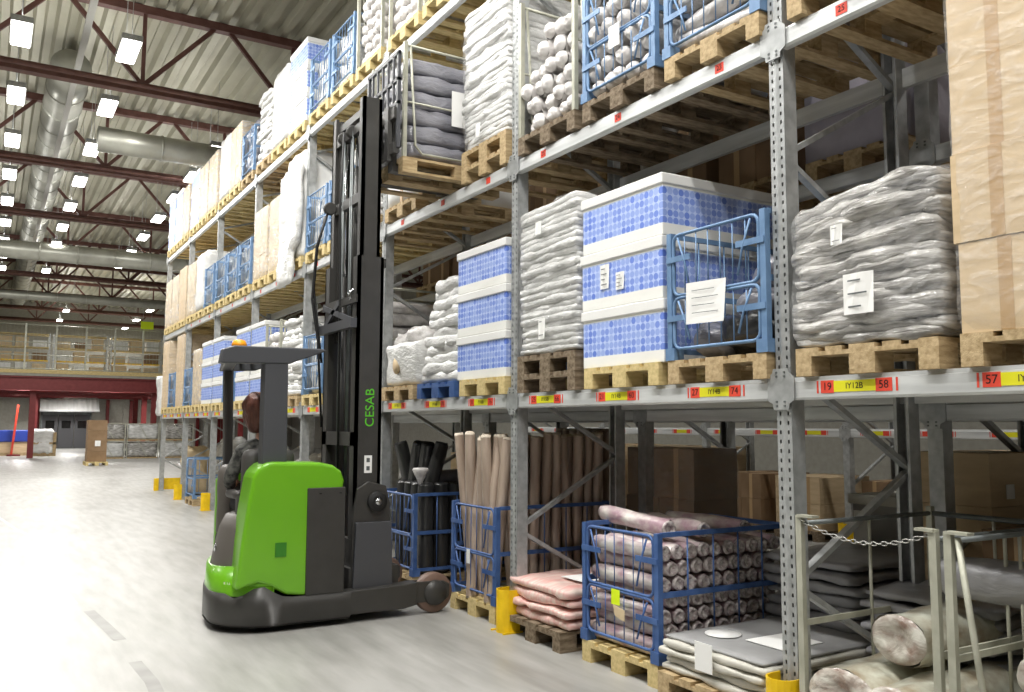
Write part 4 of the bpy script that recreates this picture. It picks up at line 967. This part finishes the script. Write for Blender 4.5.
# mezzanine shelves with boxes
for i in range(5):
    x = 1.2 + 2.6 * i; t = thing('storage_shelf', f'metal shelf unit behind the mezzanine fence, {["leftmost","second from the left","middle one","second from the right","rightmost"][i]}', 'shelf', (x, 49, 4.02))
    for sx in (-1.2, 1.2):
        for sy in (-.4, .4): MB().box(sx - .03, sx + .03, sy - .03, sy + .03, 0, 2.1, 'galv').build('post', t)
    for z in (.1, .75, 1.4, 2.05): MB().box(-1.2, 1.2, -.42, .42, z - .05, z, 'yellow' if z in (.75,) else 'wood_new').build('shelf_board', t)
    rr = random.Random(i)
    for q, z in enumerate((.1, .75, 1.4)):
        for j in range(3):
            w_ = rr.uniform(.25, .36); h_ = rr.uniform(.3, .52); kk = rr.choice(['carton', 'carton', 'cream', 'sackw', 'carton_d'])
            bx = thing('storage_box', f'box on the mezzanine, {["bottom","middle","upper"][q]} shelf, {["left","centre","right"][j]}, {["leftmost","second from the left","middle","second from the right","rightmost"][i]} unit', 'box', (x - .78 + .78 * j, 48.95, 4.02 + z + .001))
            MB().box(-w_, w_, -.3, .3, 0, h_, kk).build('box_body', bx); MB().box(-w_ - .005, w_ + .005, -.305, .305, h_ - .05, h_ + .005, kk).build('box_lid', bx)
# far wall under the mezzanine
def struct_child(o, p): o.parent = p; return o
d = bpy.data.objects.new('door_1', None); col.objects.link(d); d.location = (4.0, 65.9, 0); d['kind'] = 'structure'
for i, (x0, x1) in enumerate(((-.95, -.02), (.02, .95), (.99, 1.9))):
    l_ = MB().box(x0, x1, -.08, 0, 0, 2.25, 'doorm').build('door_leaf', d)
    MB().box(x0 + .2, x1 - .2, -.1, -.08, 1.35, 1.85, 'glass_d').build('door_pane', l_)
MB().box(-1.05, -.95, -.12, 0, 0, 2.4, 'galv_dark').box(1.9, 2.0, -.12, 0, 0, 2.4, 'galv_dark').box(-1.05, 2.0, -.12, 0, 2.25, 2.5, 'galv_dark').build('door_frame', d)
t = thing('door_canopy', 'white corrugated canopy sloping over the dark double door', 'canopy', (4.45, 65.9, 2.5))
mb = MB(); n = 24
vs = []
for i in range(n + 1):
    x = -1.9 + 3.8 * i / n; o_ = .05 * (i % 2)
    vs += [(x, -1.6 - o_, 0), (x, -.05 - o_, 1.0 + .55 * max(0, 1 - abs(x - .9) / 1.6))]
mb.add(vs, [(2 * i, 2 * i + 2, 2 * i + 3, 2 * i + 1) for i in range(n)], 'white'); mb.build('ribbed_sheet', t); MB().box(-1.9, 1.9, -1.65, -.05, -.06, 0, 'galv').build('soffit', t)
for i in range(6): struct(MB().box(-.1, .1, -.2, 0, 0, 3.3, 'truss_b').build(f'trim_{i+1}', None, (7.0 + 1.5 * i - .001 * i, 66, 0)))
# distant left items
t = thing('parts_crate', 'crate draped in bright blue plastic at the far left edge', 'crate', (.7, 52, 0)); MB().box(-1.2, 1.1, -.5, .5, .15, .7, 'carton').build('box_body', t); MB().box(-1.25, 1.15, -.55, .55, .7, 1.3, 'bluecloth').build('blue_cover', t, bevel=.05); MB().box(-1.2, 1.1, -.5, .5, 0, .15, 'wood').build('pallet_base', t)
t = thing('wrapped_load', 'white wrapped load on a pallet by the far left red column', 'wrapped load', (2.4, 50.5, 0)); MB().soft(-.55, .5, -.5, .5, .15, 1.35, 'sackw', r=.15, res=(8, 8, 8), amp=.05, fr=4, seed=1).build('wrapped_body', t); MB().box(-.6, .6, -.4, .4, 0, .15, 'wood').build('pallet_base', t); MB().box(.45, .6, -.5, -.4, .15, 1.2, 'wood').box(-.6, .6, -.5, -.45, .6, .7, 'wood').build('crate_frame', t)
t = thing('orange_stand', 'tall red-orange stand leaning at the far left edge', 'stand', (.95, 51, 0)); MB().bar((.1, 0, 0), (.3, 0, 2.6), .22, .1, 'redlab').build('mast_post', t); MB().box(-.1, .5, -.3, .3, 0, .08, 'truss_b').build('base', t)
EXPO = -1.08
# ------------------------------------------------------------------ reach truck
TY0, TY1 = 6.9, 8.14
tr = thing('reach_truck', 'lime green and black reach truck with its mast raised at the rack', 'forklift', (0, 0, 0))
tr.location = (1.5, 7.5, 0)
ox, oy = 1.5, 7.5
def tb(mb, name, parent=tr, bevel=0): 
    o = mb.build(name, parent, bevel=bevel)
    if parent is tr: o.location = (-ox, -oy, 0)
    return o
def arc(cx, cy, rx, ry, a0, a1, n=8): return [(cx + rx * cos(R(a0 + (a1 - a0) * i / n)), cy + ry * sin(R(a0 + (a1 - a0) * i / n))) for i in range(n + 1)]
# base skirt lofted round the plan outline
path = [(2.62, TY0)] + [(2.62 - .07 * i, TY0) for i in range(1, 10)] + arc(1.99, TY0 + .42, .42, .42, 270, 180, 8) + [(1.59, 7.6), (1.64, 7.8)] + arc(1.95, TY1 - .25, .27, .25, 180, 90, 6) + [(2.62, TY1)]
def top(i, p):
    x, y = p
    if y < 7.05: return .26 + .1 * math.exp(-((x - 1.88) / .12) ** 2)
    if y < 7.3 and x < 1.9: return .3
    return .3
mb = MB(); n = len(path); vs = []; c = (2.1, 7.52)
rows = ((.045, .02), (.07, 0), (.18, 0), (1, 0), (1, .03))
for q, (h, ins) in enumerate(rows):
    for i, p in enumerate(path):
        d = Vector((c[0] - p[0], c[1] - p[1])); d = d.normalized() * ins
        vs.append((p[0] + d.x, p[1] + d.y, h if q < 3 else top(i, p)))
fs = [(q * n + i, q * n + i + 1, (q + 1) * n + i + 1, (q + 1) * n + i) for q in range(len(rows) - 1) for i in range(n - 1)]
mb.add(vs, [f_[::-1] for f_ in fs] , 'tblack', True)
mb.add([(p[0], p[1], .25) for p in path], [tuple(range(n))], 'tblack'); mb.add([(p[0], p[1], .05) for p in path], [tuple(range(n))[::-1]], 'tblack')
ch_ = tb(mb, 'chassis_skirt')
# support legs
for y0, y1 in ((TY0, TY0 + .17), (TY1 - .17, TY1)):
    y0 += .01; y1 -= .01
    tb(MB().prism([(2.5, .07), (3.1, .07), (3.22, .09), (3.22, .28), (3.1, .27), (2.5, .255)], 'y', y0, y1, 'tblack').prism([(3.2, .1), (3.5, .1), (3.54, .14), (3.54, .24), (3.48, .27), (3.2, .28)], 'y', y0 + .02, y0 + .04, 'tblack').prism([(3.2, .1), (3.5, .1), (3.54, .14), (3.54, .24), (3.48, .27), (3.2, .28)], 'y', y1 - .04, y1 - .02, 'tblack'), 'support_leg', bevel=.008)
    w_ = tb(MB().lathe([(.05, -.045), (.16, -.045), (.17, -.035), (.17, .035), (.16, .045), (.05, .045)], (3.4, (y0 + y1) / 2, .171), 'wheel', 32, 'y').lathe([(.02, -.086), (.1, -.08), (.11, -.046), (.11, .046), (.1, .08), (.02, .086)], (3.4, (y0 + y1) / 2, .171), 'tblack', 20, 'y'), 'load_wheel')
tb(MB().lathe([(.03, -.05), (.085, -.05), (.09, -.03), (.09, .03), (.085, .05), (.03, .05)], (1.93, TY0 + .16, .09), 'rubber', 24, 'y'), 'caster_wheel')
tb(MB().lathe([(.03, -.06), (.11, -.06), (.12, -.04), (.12, .04), (.11, .06), (.03, .06)], (1.85, 7.9, .12), 'rubber', 24, 'y'), 'drive_wheel')
# green hood beside the driver
prof = [(2.54, .26), (2.54, 1.1), (2.55, 1.16), (2.52, 1.24), (2.45, 1.29), (2.34, 1.315), (1.96, 1.325)] + [(1.96 - .17 * sin(R(a)), 1.155 + .17 * cos(R(a))) for a in (15, 30, 45, 60, 75, 88)] + [(1.765, 1.0), (1.725, .7), (1.7, .45), (1.69, .34), (1.76, .36), (1.86, .385), (1.96, .35), (2.08, .28), (2.2, .26)]
gh = tb(MB().prism(prof, 'y', TY0 + .015, 7.24, 'green'), 'green_hood', bevel=.03)
tb(MB().box(2.235, 2.555, TY0 - .002, 7.1, .26, 1.11, 'tblack'), 'battery_cover', bevel=.008)
tb(MB().box(2.33, 2.35, TY0 - .006, TY0 - .002, 1.06, 1.07, 'rubber').box(2.5, 2.52, TY0 - .006, TY0 - .002, 1.06, 1.07, 'rubber'), 'cover_bolt')
tb(MB().box(1.985, 2.075, TY0 + .008, TY0 + .016, .58, .69, 'dgreen'), 'badge_plate')
tb(MB().box(2.3, 2.55, 7.1, 8.05, .26, 1.05, 'tblack').box(2.25, 2.4, 7.24, 8.05, .26, .95, 'tblack'), 'battery_box')
# rear lower green strip with curved corner
vs = []; pth = [(1.98, TY0 + .02)] + arc(1.99, TY0 + .44, .41, .42, 270, 180, 8) + [(1.6, 7.6), (1.65, 7.8), (1.72, 8.0)]
mb = MB(); n = len(pth)
for z, ins in ((.28, 0), (.47, .012), (.47, .05)):
    for i, p in enumerate(pth): d = (Vector((2.1, 7.5)) - Vector(p)).normalized() * ins; vs.append((p[0] + d.x, p[1] + d.y, z + (.0 if z < .3 else .06 * (1 - i / n))))
mb.add(vs, [(q * n + i, (q + 1) * n + i, (q + 1) * n + i + 1, q * n + i + 1) for q in range(2) for i in range(n - 1)], 'green', True)
mb.box(1.68, 1.98, TY0 + .45, 7.8, .26, .45, 'green')
gs = tb(mb, 'green_rear_strip')
mb = MB().text('R 1.6', .028, Matrix.Translation((1.66, 7.07, .38)) @ Matrix.Rotation(R(-45), 4, 'Z') @ Matrix.Rotation(pi / 2, 4, 'X'), 'white'); mb.build('model_lettering', gs)
# corner green column between hood and rear strip
mb = MB(); vs = []; pth = arc(1.99, TY0 + .44, .42, .42, 268, 225, 6); n = len(pth)
for k_, (z, sh) in enumerate(((.36, 0), (.6, .03), (.85, .07), (1.05, .1))):
    for i, p in enumerate(pth):
        if k_ and i > 6 - k_ * 1.6: p = pth[max(0, int(6 - k_ * 1.6))]
        vs.append((p[0] + sh * .6, p[1] + .01 * k_, z))
mb.add(vs, [(q * n + i, (q + 1) * n + i, (q + 1) * n + i + 1, q * n + i + 1) for q in range(3) for i in range(n - 1)], 'green', True)
tb(mb, 'green_corner_panel')
# dark entry panel at the rear
mb = MB(); vs = []; rowsz = [(.44, .11), (.6, .14), (.78, .18), (.88, .23), (.9, .33)]
ys = [7.1 + .1 * i for i in range(8)]
for z, dx in rowsz:
    for i, y in enumerate(ys): vs.append((1.5 + dx + .1 * ((i < 2) * (2 - i) / 2) ** 2 + (.05 * (i - 4) if i > 4 else 0), y, z))
n = len(ys); mb.add(vs, [(q * n + i, q * n + i + 1, (q + 1) * n + i + 1, (q + 1) * n + i)[::-1] for q in range(4) for i in range(n - 1)], 'cush', True)
mb.box(1.84, 1.98, 7.14, 7.7, .3, .82, 'seat')
ep = tb(mb, 'entry_panel')
MB().lathe([(.032, -.003), (.032, .003)], (1.636, 7.42, .62), 'chrome', 18, 'x').build('round_emblem', ep)
# far pod: green outside, grey cushion inside
prof2 = [(1.77, .3), (2.3, .3), (2.3, 1.2), (2.0, 1.28), (1.84, 1.25), (1.77, 1.12)]
tb(MB().prism(prof2, 'y', TY1 - .1, TY1 - .01, 'green'), 'green_far_panel', bevel=.03)
tb(MB().soft(1.76, 1.93, 7.86, 8.03, .62, 1.27, 'cush', r=.08, res=(6, 6, 10), amp=.004).soft(1.76, 1.93, 7.88, 8.03, .3, .7, 'rubber', r=.05, res=(5, 5, 6), amp=.002), 'side_cushion')
# cab interior
tb(MB().box(1.8, 2.4, 7.24, 8.05, .3, .36, 'rubber'), 'cab_floor')
st = tb(MB().soft(1.78, 2.25, 7.34, 7.78, .72, .84, 'seat', r=.06, res=(8, 8, 4), amp=.004).soft(1.8, 2.24, 7.24, 7.37, .8, 1.42, 'seat', r=.06, res=(8, 4, 10), amp=.004).box(1.85, 2.2, 7.35, 7.7, .36, .73, 'rubber'), 'driver_seat')
MB().soft(1.75, 1.83, 7.32, 7.68, 1.0, 1.08, 'seat', r=.04, res=(4, 8, 4), amp=.003).bar((1.79, 7.34, 1.03), (1.79, 7.3, .8), .04, .04, 'seat').build('armrest', st)
tb(MB().soft(1.85, 2.38, 7.8, 8.02, .75, 1.12, 'tblack', r=.05, res=(6, 4, 5), amp=.002).tube([(2.1, 7.85, 1.12), (2.1, 7.8, 1.2)], .02, 'rubber').lathe([(.13, 0), (.14, .01), (.13, .02), (.115, .01)], (2.0, 7.8, 1.2), 'rubber', 24), 'control_console')
# overhead guard and pillars
tb(MB().prism([(1.885, 1.3), (2.085, 1.3), (2.075, 2.14), (1.885, 2.14)], 'y', 6.99, 7.13, 'tgrey'), 'rear_pillar', bevel=.012)
tb(MB().prism([(1.83, 1.1), (1.9, 1.1), (1.88, 2.16), (1.8, 2.16)], 'y', 8.02, 8.1, 'tblack'), 'front_pillar', bevel=.008)
rp1 = [(1.53, 2.1), (2.08, 2.115), (2.28, 2.19), (2.4, 2.235), (2.36, 2.25), (1.64, 2.245), (1.55, 2.215)]
rp2 = [(x_ + (.24 if x_ < 1.7 else 0), z_) for x_, z_ in rp1]
mb = MB().prism(rp1, 'y', 6.98, 7.08, 'tgrey').prism(rp2, 'y', 8.03, 8.12, 'tgrey')
mb.bar((1.62, 7.0, 2.165), (1.83, 8.1, 2.165), .1, .12, 'tgrey').box(2.22, 2.3, 7.1, 8.03, 2.19, 2.24, 'tgrey')
og = tb(mb, 'overhead_guard', bevel=.012)
for i in range(4): MB().bar((1.84 + .1 * i, 7.08, 2.2), (1.84 + .1 * i, 8.03, 2.2), .03, .05, 'tgrey').build('guard_bar', og)
tb(MB().lathe([(.06, 0), (.06, .025), (.045, .055), (.01, .065)], (1.7, 7.1, 2.24), 'amber', 18), 'beacon')
MX = -.05
_tb = tb
def tb(mb, name, parent=tr, bevel=0):
    o = _tb(mb, name, parent, bevel)
    if parent is tr: o.location.x += MX
    return o
# mast
def channel(y0, y1, x0, x1, z0, z1, k='tblack'):
    s = 1 if y0 < 7.5 else -1
    w = .025
    mb = MB().box(x0, x1, (y0 if s > 0 else y1 - w), (y0 + w if s > 0 else y1), z0, z1, k)
    mb.box(x0, x0 + .03, y0, y1, z0, z1, k).box(x1 - .03, x1, y0, y1, z0, z1, k)
    return mb
for (y0, y1) in ((7.08, 7.2), (7.82, 7.94)):
    m1 = tb(channel(y0, y1, 2.74, 2.98, .25, 3.1), 'mast_outer_rail')
    if y0 < 7.5:
        mb = MB().text('CESAB', .115, Matrix.Translation((2.875, y0 - .0015, 1.77)) @ Matrix.Rotation(pi / 2, 4, 'X') @ Matrix.Rotation(pi / 2, 4, 'Z'), 'cgreen', .001); mb.build('lettering', m1)
        mb = MB().box(2.83, 2.9, y0 - .003, y0, 1.21, 1.36, 'paper')
        for zz in (1.25, 1.32): mb.box(2.85, 2.88, y0 - .004, y0 - .003, zz - .018, zz + .018, 'galv_dark')
        mb.build('warning_label', m1)
    m2 = tb(channel(y0 + (.03 if y0 < 7.5 else -.0), y1 - (.0 if y0 < 7.5 else .03), 2.77, 2.95, 1.2, 4.55), 'mast_middle_rail')
for (y0, y1) in ((7.16, 7.25), (7.77, 7.86)): tb(channel(y0, y1, 2.8, 2.94, 2.4, 4.52), 'mast_inner_rail')
tb(MB().bar((2.74, 7.08, 2.72), (2.74, 7.94, 2.72), .04, .07, 'tblack'), 'mast_crossbar')
tb(MB().bar((2.7, 7.06, 2.5), (2.7, 7.94, 2.5), .06, .08, 'tgrey'), 'mast_crossbar')
tb(MB().bar((2.72, 7.12, 2.52), (2.72, 7.9, 2.72), .02, .05, 'tgrey'), 'mast_crossbar')
tb(MB().bar((2.72, 7.9, 2.52), (2.72, 7.5, 2.72), .02, .05, 'tgrey'), 'mast_crossbar')
tb(MB().bar((2.98, 7.08, 3.05), (2.98, 7.94, 3.05), .04, .08, 'tblack'), 'mast_crossbar')
tb(MB().bar((2.76, 7.1, .5), (2.76, 7.92, .5), .05, .3, 'tblack'), 'mast_crossbar')
tb(MB().bar((2.76, 7.1, 1.5), (2.76, 7.92, 1.5), .04, .12, 'tblack'), 'mast_crossbar')
tb(MB().bar((2.8, 7.14, 4.3), (2.8, 7.9, 4.3), .05, .08, 'tblack'), 'mast_crossbar')
tb(MB().bar((2.8, 7.14, 3.65), (2.8, 7.9, 3.65), .05, .09, 'tblack'), 'mast_crossbar')
tb(MB().bar((2.82, 7.2, 4.44), (2.82, 7.82, 4.44), .05, .07, 'tblack'), 'mast_crossbar')
for y in (7.3, 7.72): tb(MB().tube([(2.84, y, .4), (2.84, y, 3.0)], .035, 'tblack', 12).tube([(2.84, y, 3.0), (2.84, y, 4.3)], .02, 'chrome', 12), 'lift_cylinder')
tb(MB().tube([(2.87, 7.5, 2.5), (2.87, 7.5, 4.0)], .03, 'tblack', 12).tube([(2.87, 7.5, 4.0), (2.87, 7.5, 4.4)], .018, 'chrome', 12), 'lift_cylinder')
for y in (7.38, 7.42, 7.6, 7.64):
    tb(MB().tube([(2.78, y, 1.0), (2.78, y, 4.3)], .008, 'galv_dark', 6), 'lift_chain')
tb(MB().tube([(2.7, 7.86, 3.6), (2.64, 7.9, 3.3), (2.62, 7.92, 2.9), (2.66, 7.9, 2.55), (2.7, 7.88, 2.2)], .012, 'rubber', 8).tube([(2.7, 7.8, 3.62), (2.62, 7.86, 3.3), (2.6, 7.9, 2.8), (2.66, 7.88, 2.4), (2.7, 7.84, 1.6)], .012, 'rubber', 8).tube([(2.72, 7.46, 4.3), (2.7, 7.46, 3.6), (2.72, 7.46, 2.6), (2.74, 7.48, 1.0)], .011, 'rubber', 8), 'hydraulic_hose')
pul = tb(MB().lathe([(.05, -.02), (.06, -.02), (.045, 0), (.06, .02), (.05, .02)], (2.78, 7.4, 4.3), 'tblack', 18, 'y').lathe([(.05, -.02), (.06, -.02), (.045, 0), (.06, .02), (.05, .02)], (2.78, 7.62, 4.3), 'tblack', 18, 'y').lathe([(.05, -.02), (.06, -.02), (.045, 0), (.06, .02), (.05, .02)], (2.72, 7.8, 3.66), 'tblack', 18, 'y').lathe([(.05, -.02), (.06, -.02), (.045, 0), (.06, .02), (.05, .02)], (2.76, 7.2, 2.76), 'chrome', 18, 'y'), 'chain_pulley')
# reach carriage at the mast foot
tb(MB().prism([(2.72, .22), (3.08, .22), (3.06, .95), (3.02, 1.1), (2.86, 1.14), (2.76, 1.08), (2.72, .8)], 'y', 7.04, 7.08, 'tblack').prism([(2.72, .22), (3.08, .22), (3.06, .8), (2.74, .8)], 'y', 7.0, 7.04, 'tgrey'), 'reach_carriage', bevel=.006)
tb(MB().lathe([(.02, -.03), (.03, -.045), (.06, -.045), (.075, -.03), (.085, -.03), (.085, .0)], (2.93, 7.03, .97), 'rubber', 24, 'y').lathe([(.03, -.052), (.03, -.04)], (2.93, 7.03, .97), 'chrome', 16, 'y'), 'mast_roller')
tb(MB().box(2.7, 3.15, 7.05, 7.98, .1, .42, 'tblack'), 'mast_foot_beam')
tb = _tb
# fork carriage and backrest
cz = 4.0
tb(MB().bar((3.0, 7.02, cz + .1), (3.0, 7.88, cz + .1), .05, .1, 'tblack').bar((3.0, 7.02, cz + .42), (3.0, 7.88, cz + .42), .05, .1, 'tblack').box(2.96, 3.0, 7.12, 7.2, cz, cz + .5, 'tblack').box(2.96, 3.0, 7.7, 7.78, cz, cz + .5, 'tblack').soft(2.92, 3.0, 7.3, 7.6, cz + .1, cz + .45, 'tblack', r=.02, res=(3, 5, 5), amp=.01, fr=9), 'fork_carriage')
mb = MB().box(3.0, 3.03, 7.0, 7.035, cz + .1, cz + .99, 'tgrey').box(3.0, 3.03, 7.715, 7.75, cz + .4, cz + .99, 'tgrey').box(3.0, 3.03, 7.0, 7.75, cz + .965, cz + 1.0, 'tgrey').box(3.0, 3.03, 7.0, 7.75, cz + .72, cz + .75, 'tgrey').box(3.0, 3.03, 7.0, 7.75, cz + .5, cz + .53, 'tgrey')
for i in range(1, 6): y = 7.0 + .75 * i / 6; mb.box(3.0, 3.02, y - .012, y + .012, cz + .45, cz + .98, 'tgrey')
tb(mb, 'load_backrest')
for y in (7.22, 7.68): tb(MB().prism([(3.03, 3.93), (3.03, 4.45), (3.065, 4.45), (3.07, 3.98), (4.2, 3.955), (4.2, 3.945), (3.1, 3.925)], 'y', y - .05, y + .05, 'tblack'), 'fork')

# ------------------------------------------------------------------ driver
dr = thing('person', 'seated driver with auburn hair and grey patterned jacket, seen from behind in the truck', 'person', (2.02, 7.52, .82))
def skin_mesh(name, nodes, edges, k, parent, root=0, sub=2):
    me = bpy.data.meshes.new(name); me.from_pydata([n[0] for n in nodes], edges, []); me.materials.append(M[k])
    o = bpy.data.objects.new(name, me); col.objects.link(o); o.parent = parent
    m = o.modifiers.new('skin', 'SKIN'); m.use_smooth_shade = True
    for i, n in enumerate(nodes):
        r = n[1] if isinstance(n[1], tuple) else (n[1], n[1]); me.skin_vertices[0].data[i].radius = r; me.skin_vertices[0].data[i].use_root = (i == root)
    s = o.modifiers.new('sub', 'SUBSURF'); s.levels = sub; s.render_levels = sub
    return o
# local origin: seat reference; driver faces +Y, seat top at z=.04
N_ = [((0, -.02, .12), (.16, .11)), ((0, -.03, .28), (.15, .1)), ((0, -.03, .46), (.17, .105)), ((0, -.02, .585), (.12, .08)), ((0, .0, .67), (.055, .055)), ((0, .02, .76), (.05, .055)),
      ((-.17, -.02, .56), .06), ((-.25, .04, .34), .048), ((-.2, .22, .26), .036), ((-.15, .27, .3), .028),
      ((.17, -.02, .56), .06), ((.24, .04, .34), .048), ((.2, .22, .3), .036), ((.15, .28, .34), .028),
      ((-.1, .06, .11), .085), ((-.11, .36, .12), .062), ((-.1, .38, -.25), .045), ((-.1, .46, -.4), .035),
      ((.1, .06, .11), .085), ((.11, .36, .12), .062), ((.1, .38, -.25), .045), ((.1, .46, -.4), .035)]
E_ = [(0, 1), (1, 2), (2, 3), (3, 4), (4, 5), (3, 6), (6, 7), (7, 8), (8, 9), (3, 10), (10, 11), (11, 12), (12, 13), (0, 14), (14, 15), (15, 16), (16, 17), (0, 18), (18, 19), (19, 20), (20, 21)]
body = skin_mesh('body', N_, E_, 'skin', dr)
JN = [((0, -.02, .1), (.175, .125)), ((0, -.03, .28), (.165, .115)), ((0, -.03, .46), (.185, .12)), ((0, -.02, .59), (.13, .09)), ((0, -.0, .7), (.075, .075)),
      ((-.175, -.02, .565), .072), ((-.255, .04, .34), .06), ((-.205, .2, .265), .048), ((.175, -.02, .565), .072), ((.245, .04, .34), .06), ((.205, .2, .3), .048)]
skin_mesh('jacket', JN, [(0, 1), (1, 2), (2, 3), (3, 4), (3, 5), (5, 6), (6, 7), (3, 8), (8, 9), (9, 10)], 'jacket', dr)
TN = [((0, -.01, .1), (.165, .12)), ((-.1, .07, .11), .095), ((-.11, .36, .12), .075), ((-.1, .38, -.25), .058), ((.1, .07, .11), .095), ((.11, .36, .12), .075), ((.1, .38, -.25), .058)]
skin_mesh('trousers', TN, [(0, 1), (1, 2), (2, 3), (0, 4), (4, 5), (5, 6)], 'trouser', dr)
# head with face (looking up along the mast, +Y/+X)
hd = MB(); hc = Vector((-.04, .0, .93)); Rh = Matrix.Rotation(R(-35), 4, 'Z') @ Matrix.Rotation(R(18), 4, 'X')
def H(v): return hc + (Rh @ Vector(v))
def headfn(P):
    q = P.copy(); t_ = (q.z + .12) / .24
    if t_ < .4: q.x *= .72 + .7 * t_; q.y = q.y * (.85 + .35 * t_) + .01
    return q
h2 = MB().soft(-.075, .075, -.095, .09, -.125, .115, 'skin', r=.075, res=(10, 10, 12), amp=.0, fn=lambda P: H(headfn(P)))
h2.soft(-.013, .013, .08, .115, -.035, .01, 'skin', r=.01, res=(4, 4, 5), amp=0, fn=lambda P: H(P))
for s in (-1, 1):
    h2.soft(s * .03 - .013, s * .03 + .013, .078, .092, .005, .022, 'paper', r=.008, res=(4, 3, 3), amp=0, fn=lambda P: H(P)); h2.soft(s * .03 - .005, s * .03 + .005, .086, .094, .009, .019, 'ink', r=.004, res=(3, 3, 3), amp=0, fn=lambda P: H(P))
    h2.soft(s * .08 - .008, s * .08 + .008, -.02, .015, -.03, .03, 'skin', r=.008, res=(3, 4, 5), amp=0, fn=lambda P: H(P))
h2.soft(-.024, .024, .074, .09, -.075, -.06, 'pink', r=.007, res=(5, 3, 3), amp=0, fn=lambda P: H(P))
h2.build('head', dr)
MB().soft(-.11, .11, -.15, .045, -.19, .15, 'hair', r=.1, res=(14, 14, 14), amp=.007, fr=16, fn=lambda P: H(Vector((P.x * (1 if P.z > -.08 else .9), P.y, P.z)))).soft(-.09, .09, .03, .085, .075, .14, 'hair', r=.03, res=(8, 4, 4), amp=.004, fn=lambda P: H(P)).build('hair', dr)
for s, wr in ((-1, (-.15, .27, .3)), (1, (.15, .28, .34))):
    w0 = Vector(wr); nodes = [(tuple(w0), .028), (tuple(w0 + Vector((-s * .01, .035, 0))), (.034, .018)), (tuple(w0 + Vector((-s * .01, .075, 0))), (.038, .016))]; ed = [(0, 1), (1, 2)]
    for q in range(4):
        a = w0 + Vector((-s * .01 + (q - 1.5) * .019, .085, 0)); L_ = (.03, .036, .033, .026)[q]; i0 = len(nodes)
        nodes += [(tuple(a), .0085), (tuple(a + Vector((0, L_, -.008))), .008), (tuple(a + Vector((0, L_ * 1.4, -.035))), .0075)]; ed += [(2, i0), (i0, i0 + 1), (i0 + 1, i0 + 2)]
    i0 = len(nodes); a = w0 + Vector((-s * .04, .05, -.005)); nodes += [(tuple(a), .0095), (tuple(a + Vector((-s * .015, .03, -.015))), .0085)]; ed += [(1, i0), (i0, i0 + 1)]
    skin_mesh('hand', nodes, ed, 'skin', dr, sub=1)
for s in (-1, 1): MB().soft(s * .1 - .045, s * .1 + .045, .36, .62, -.47, -.38, 'rubber', r=.035, res=(5, 8, 4), amp=.003).build('shoe', dr)

# ------------------------------------------------------------------ view
sc.view_settings.view_transform = 'Standard'; sc.view_settings.look = 'None'; sc.view_settings.gamma = 1; sc.view_settings.exposure = EXPO
sc.view_settings.use_curve_mapping = False
cy = sc.cycles
cy.max_bounces = 6; cy.diffuse_bounces = 4; cy.glossy_bounces = 3; cy.transmission_bounces = 4; cy.transparent_max_bounces = 12; cy.sample_clamp_indirect = 6
cy.use_denoising = True; cy.caustics_reflective = False; cy.caustics_refractive = False
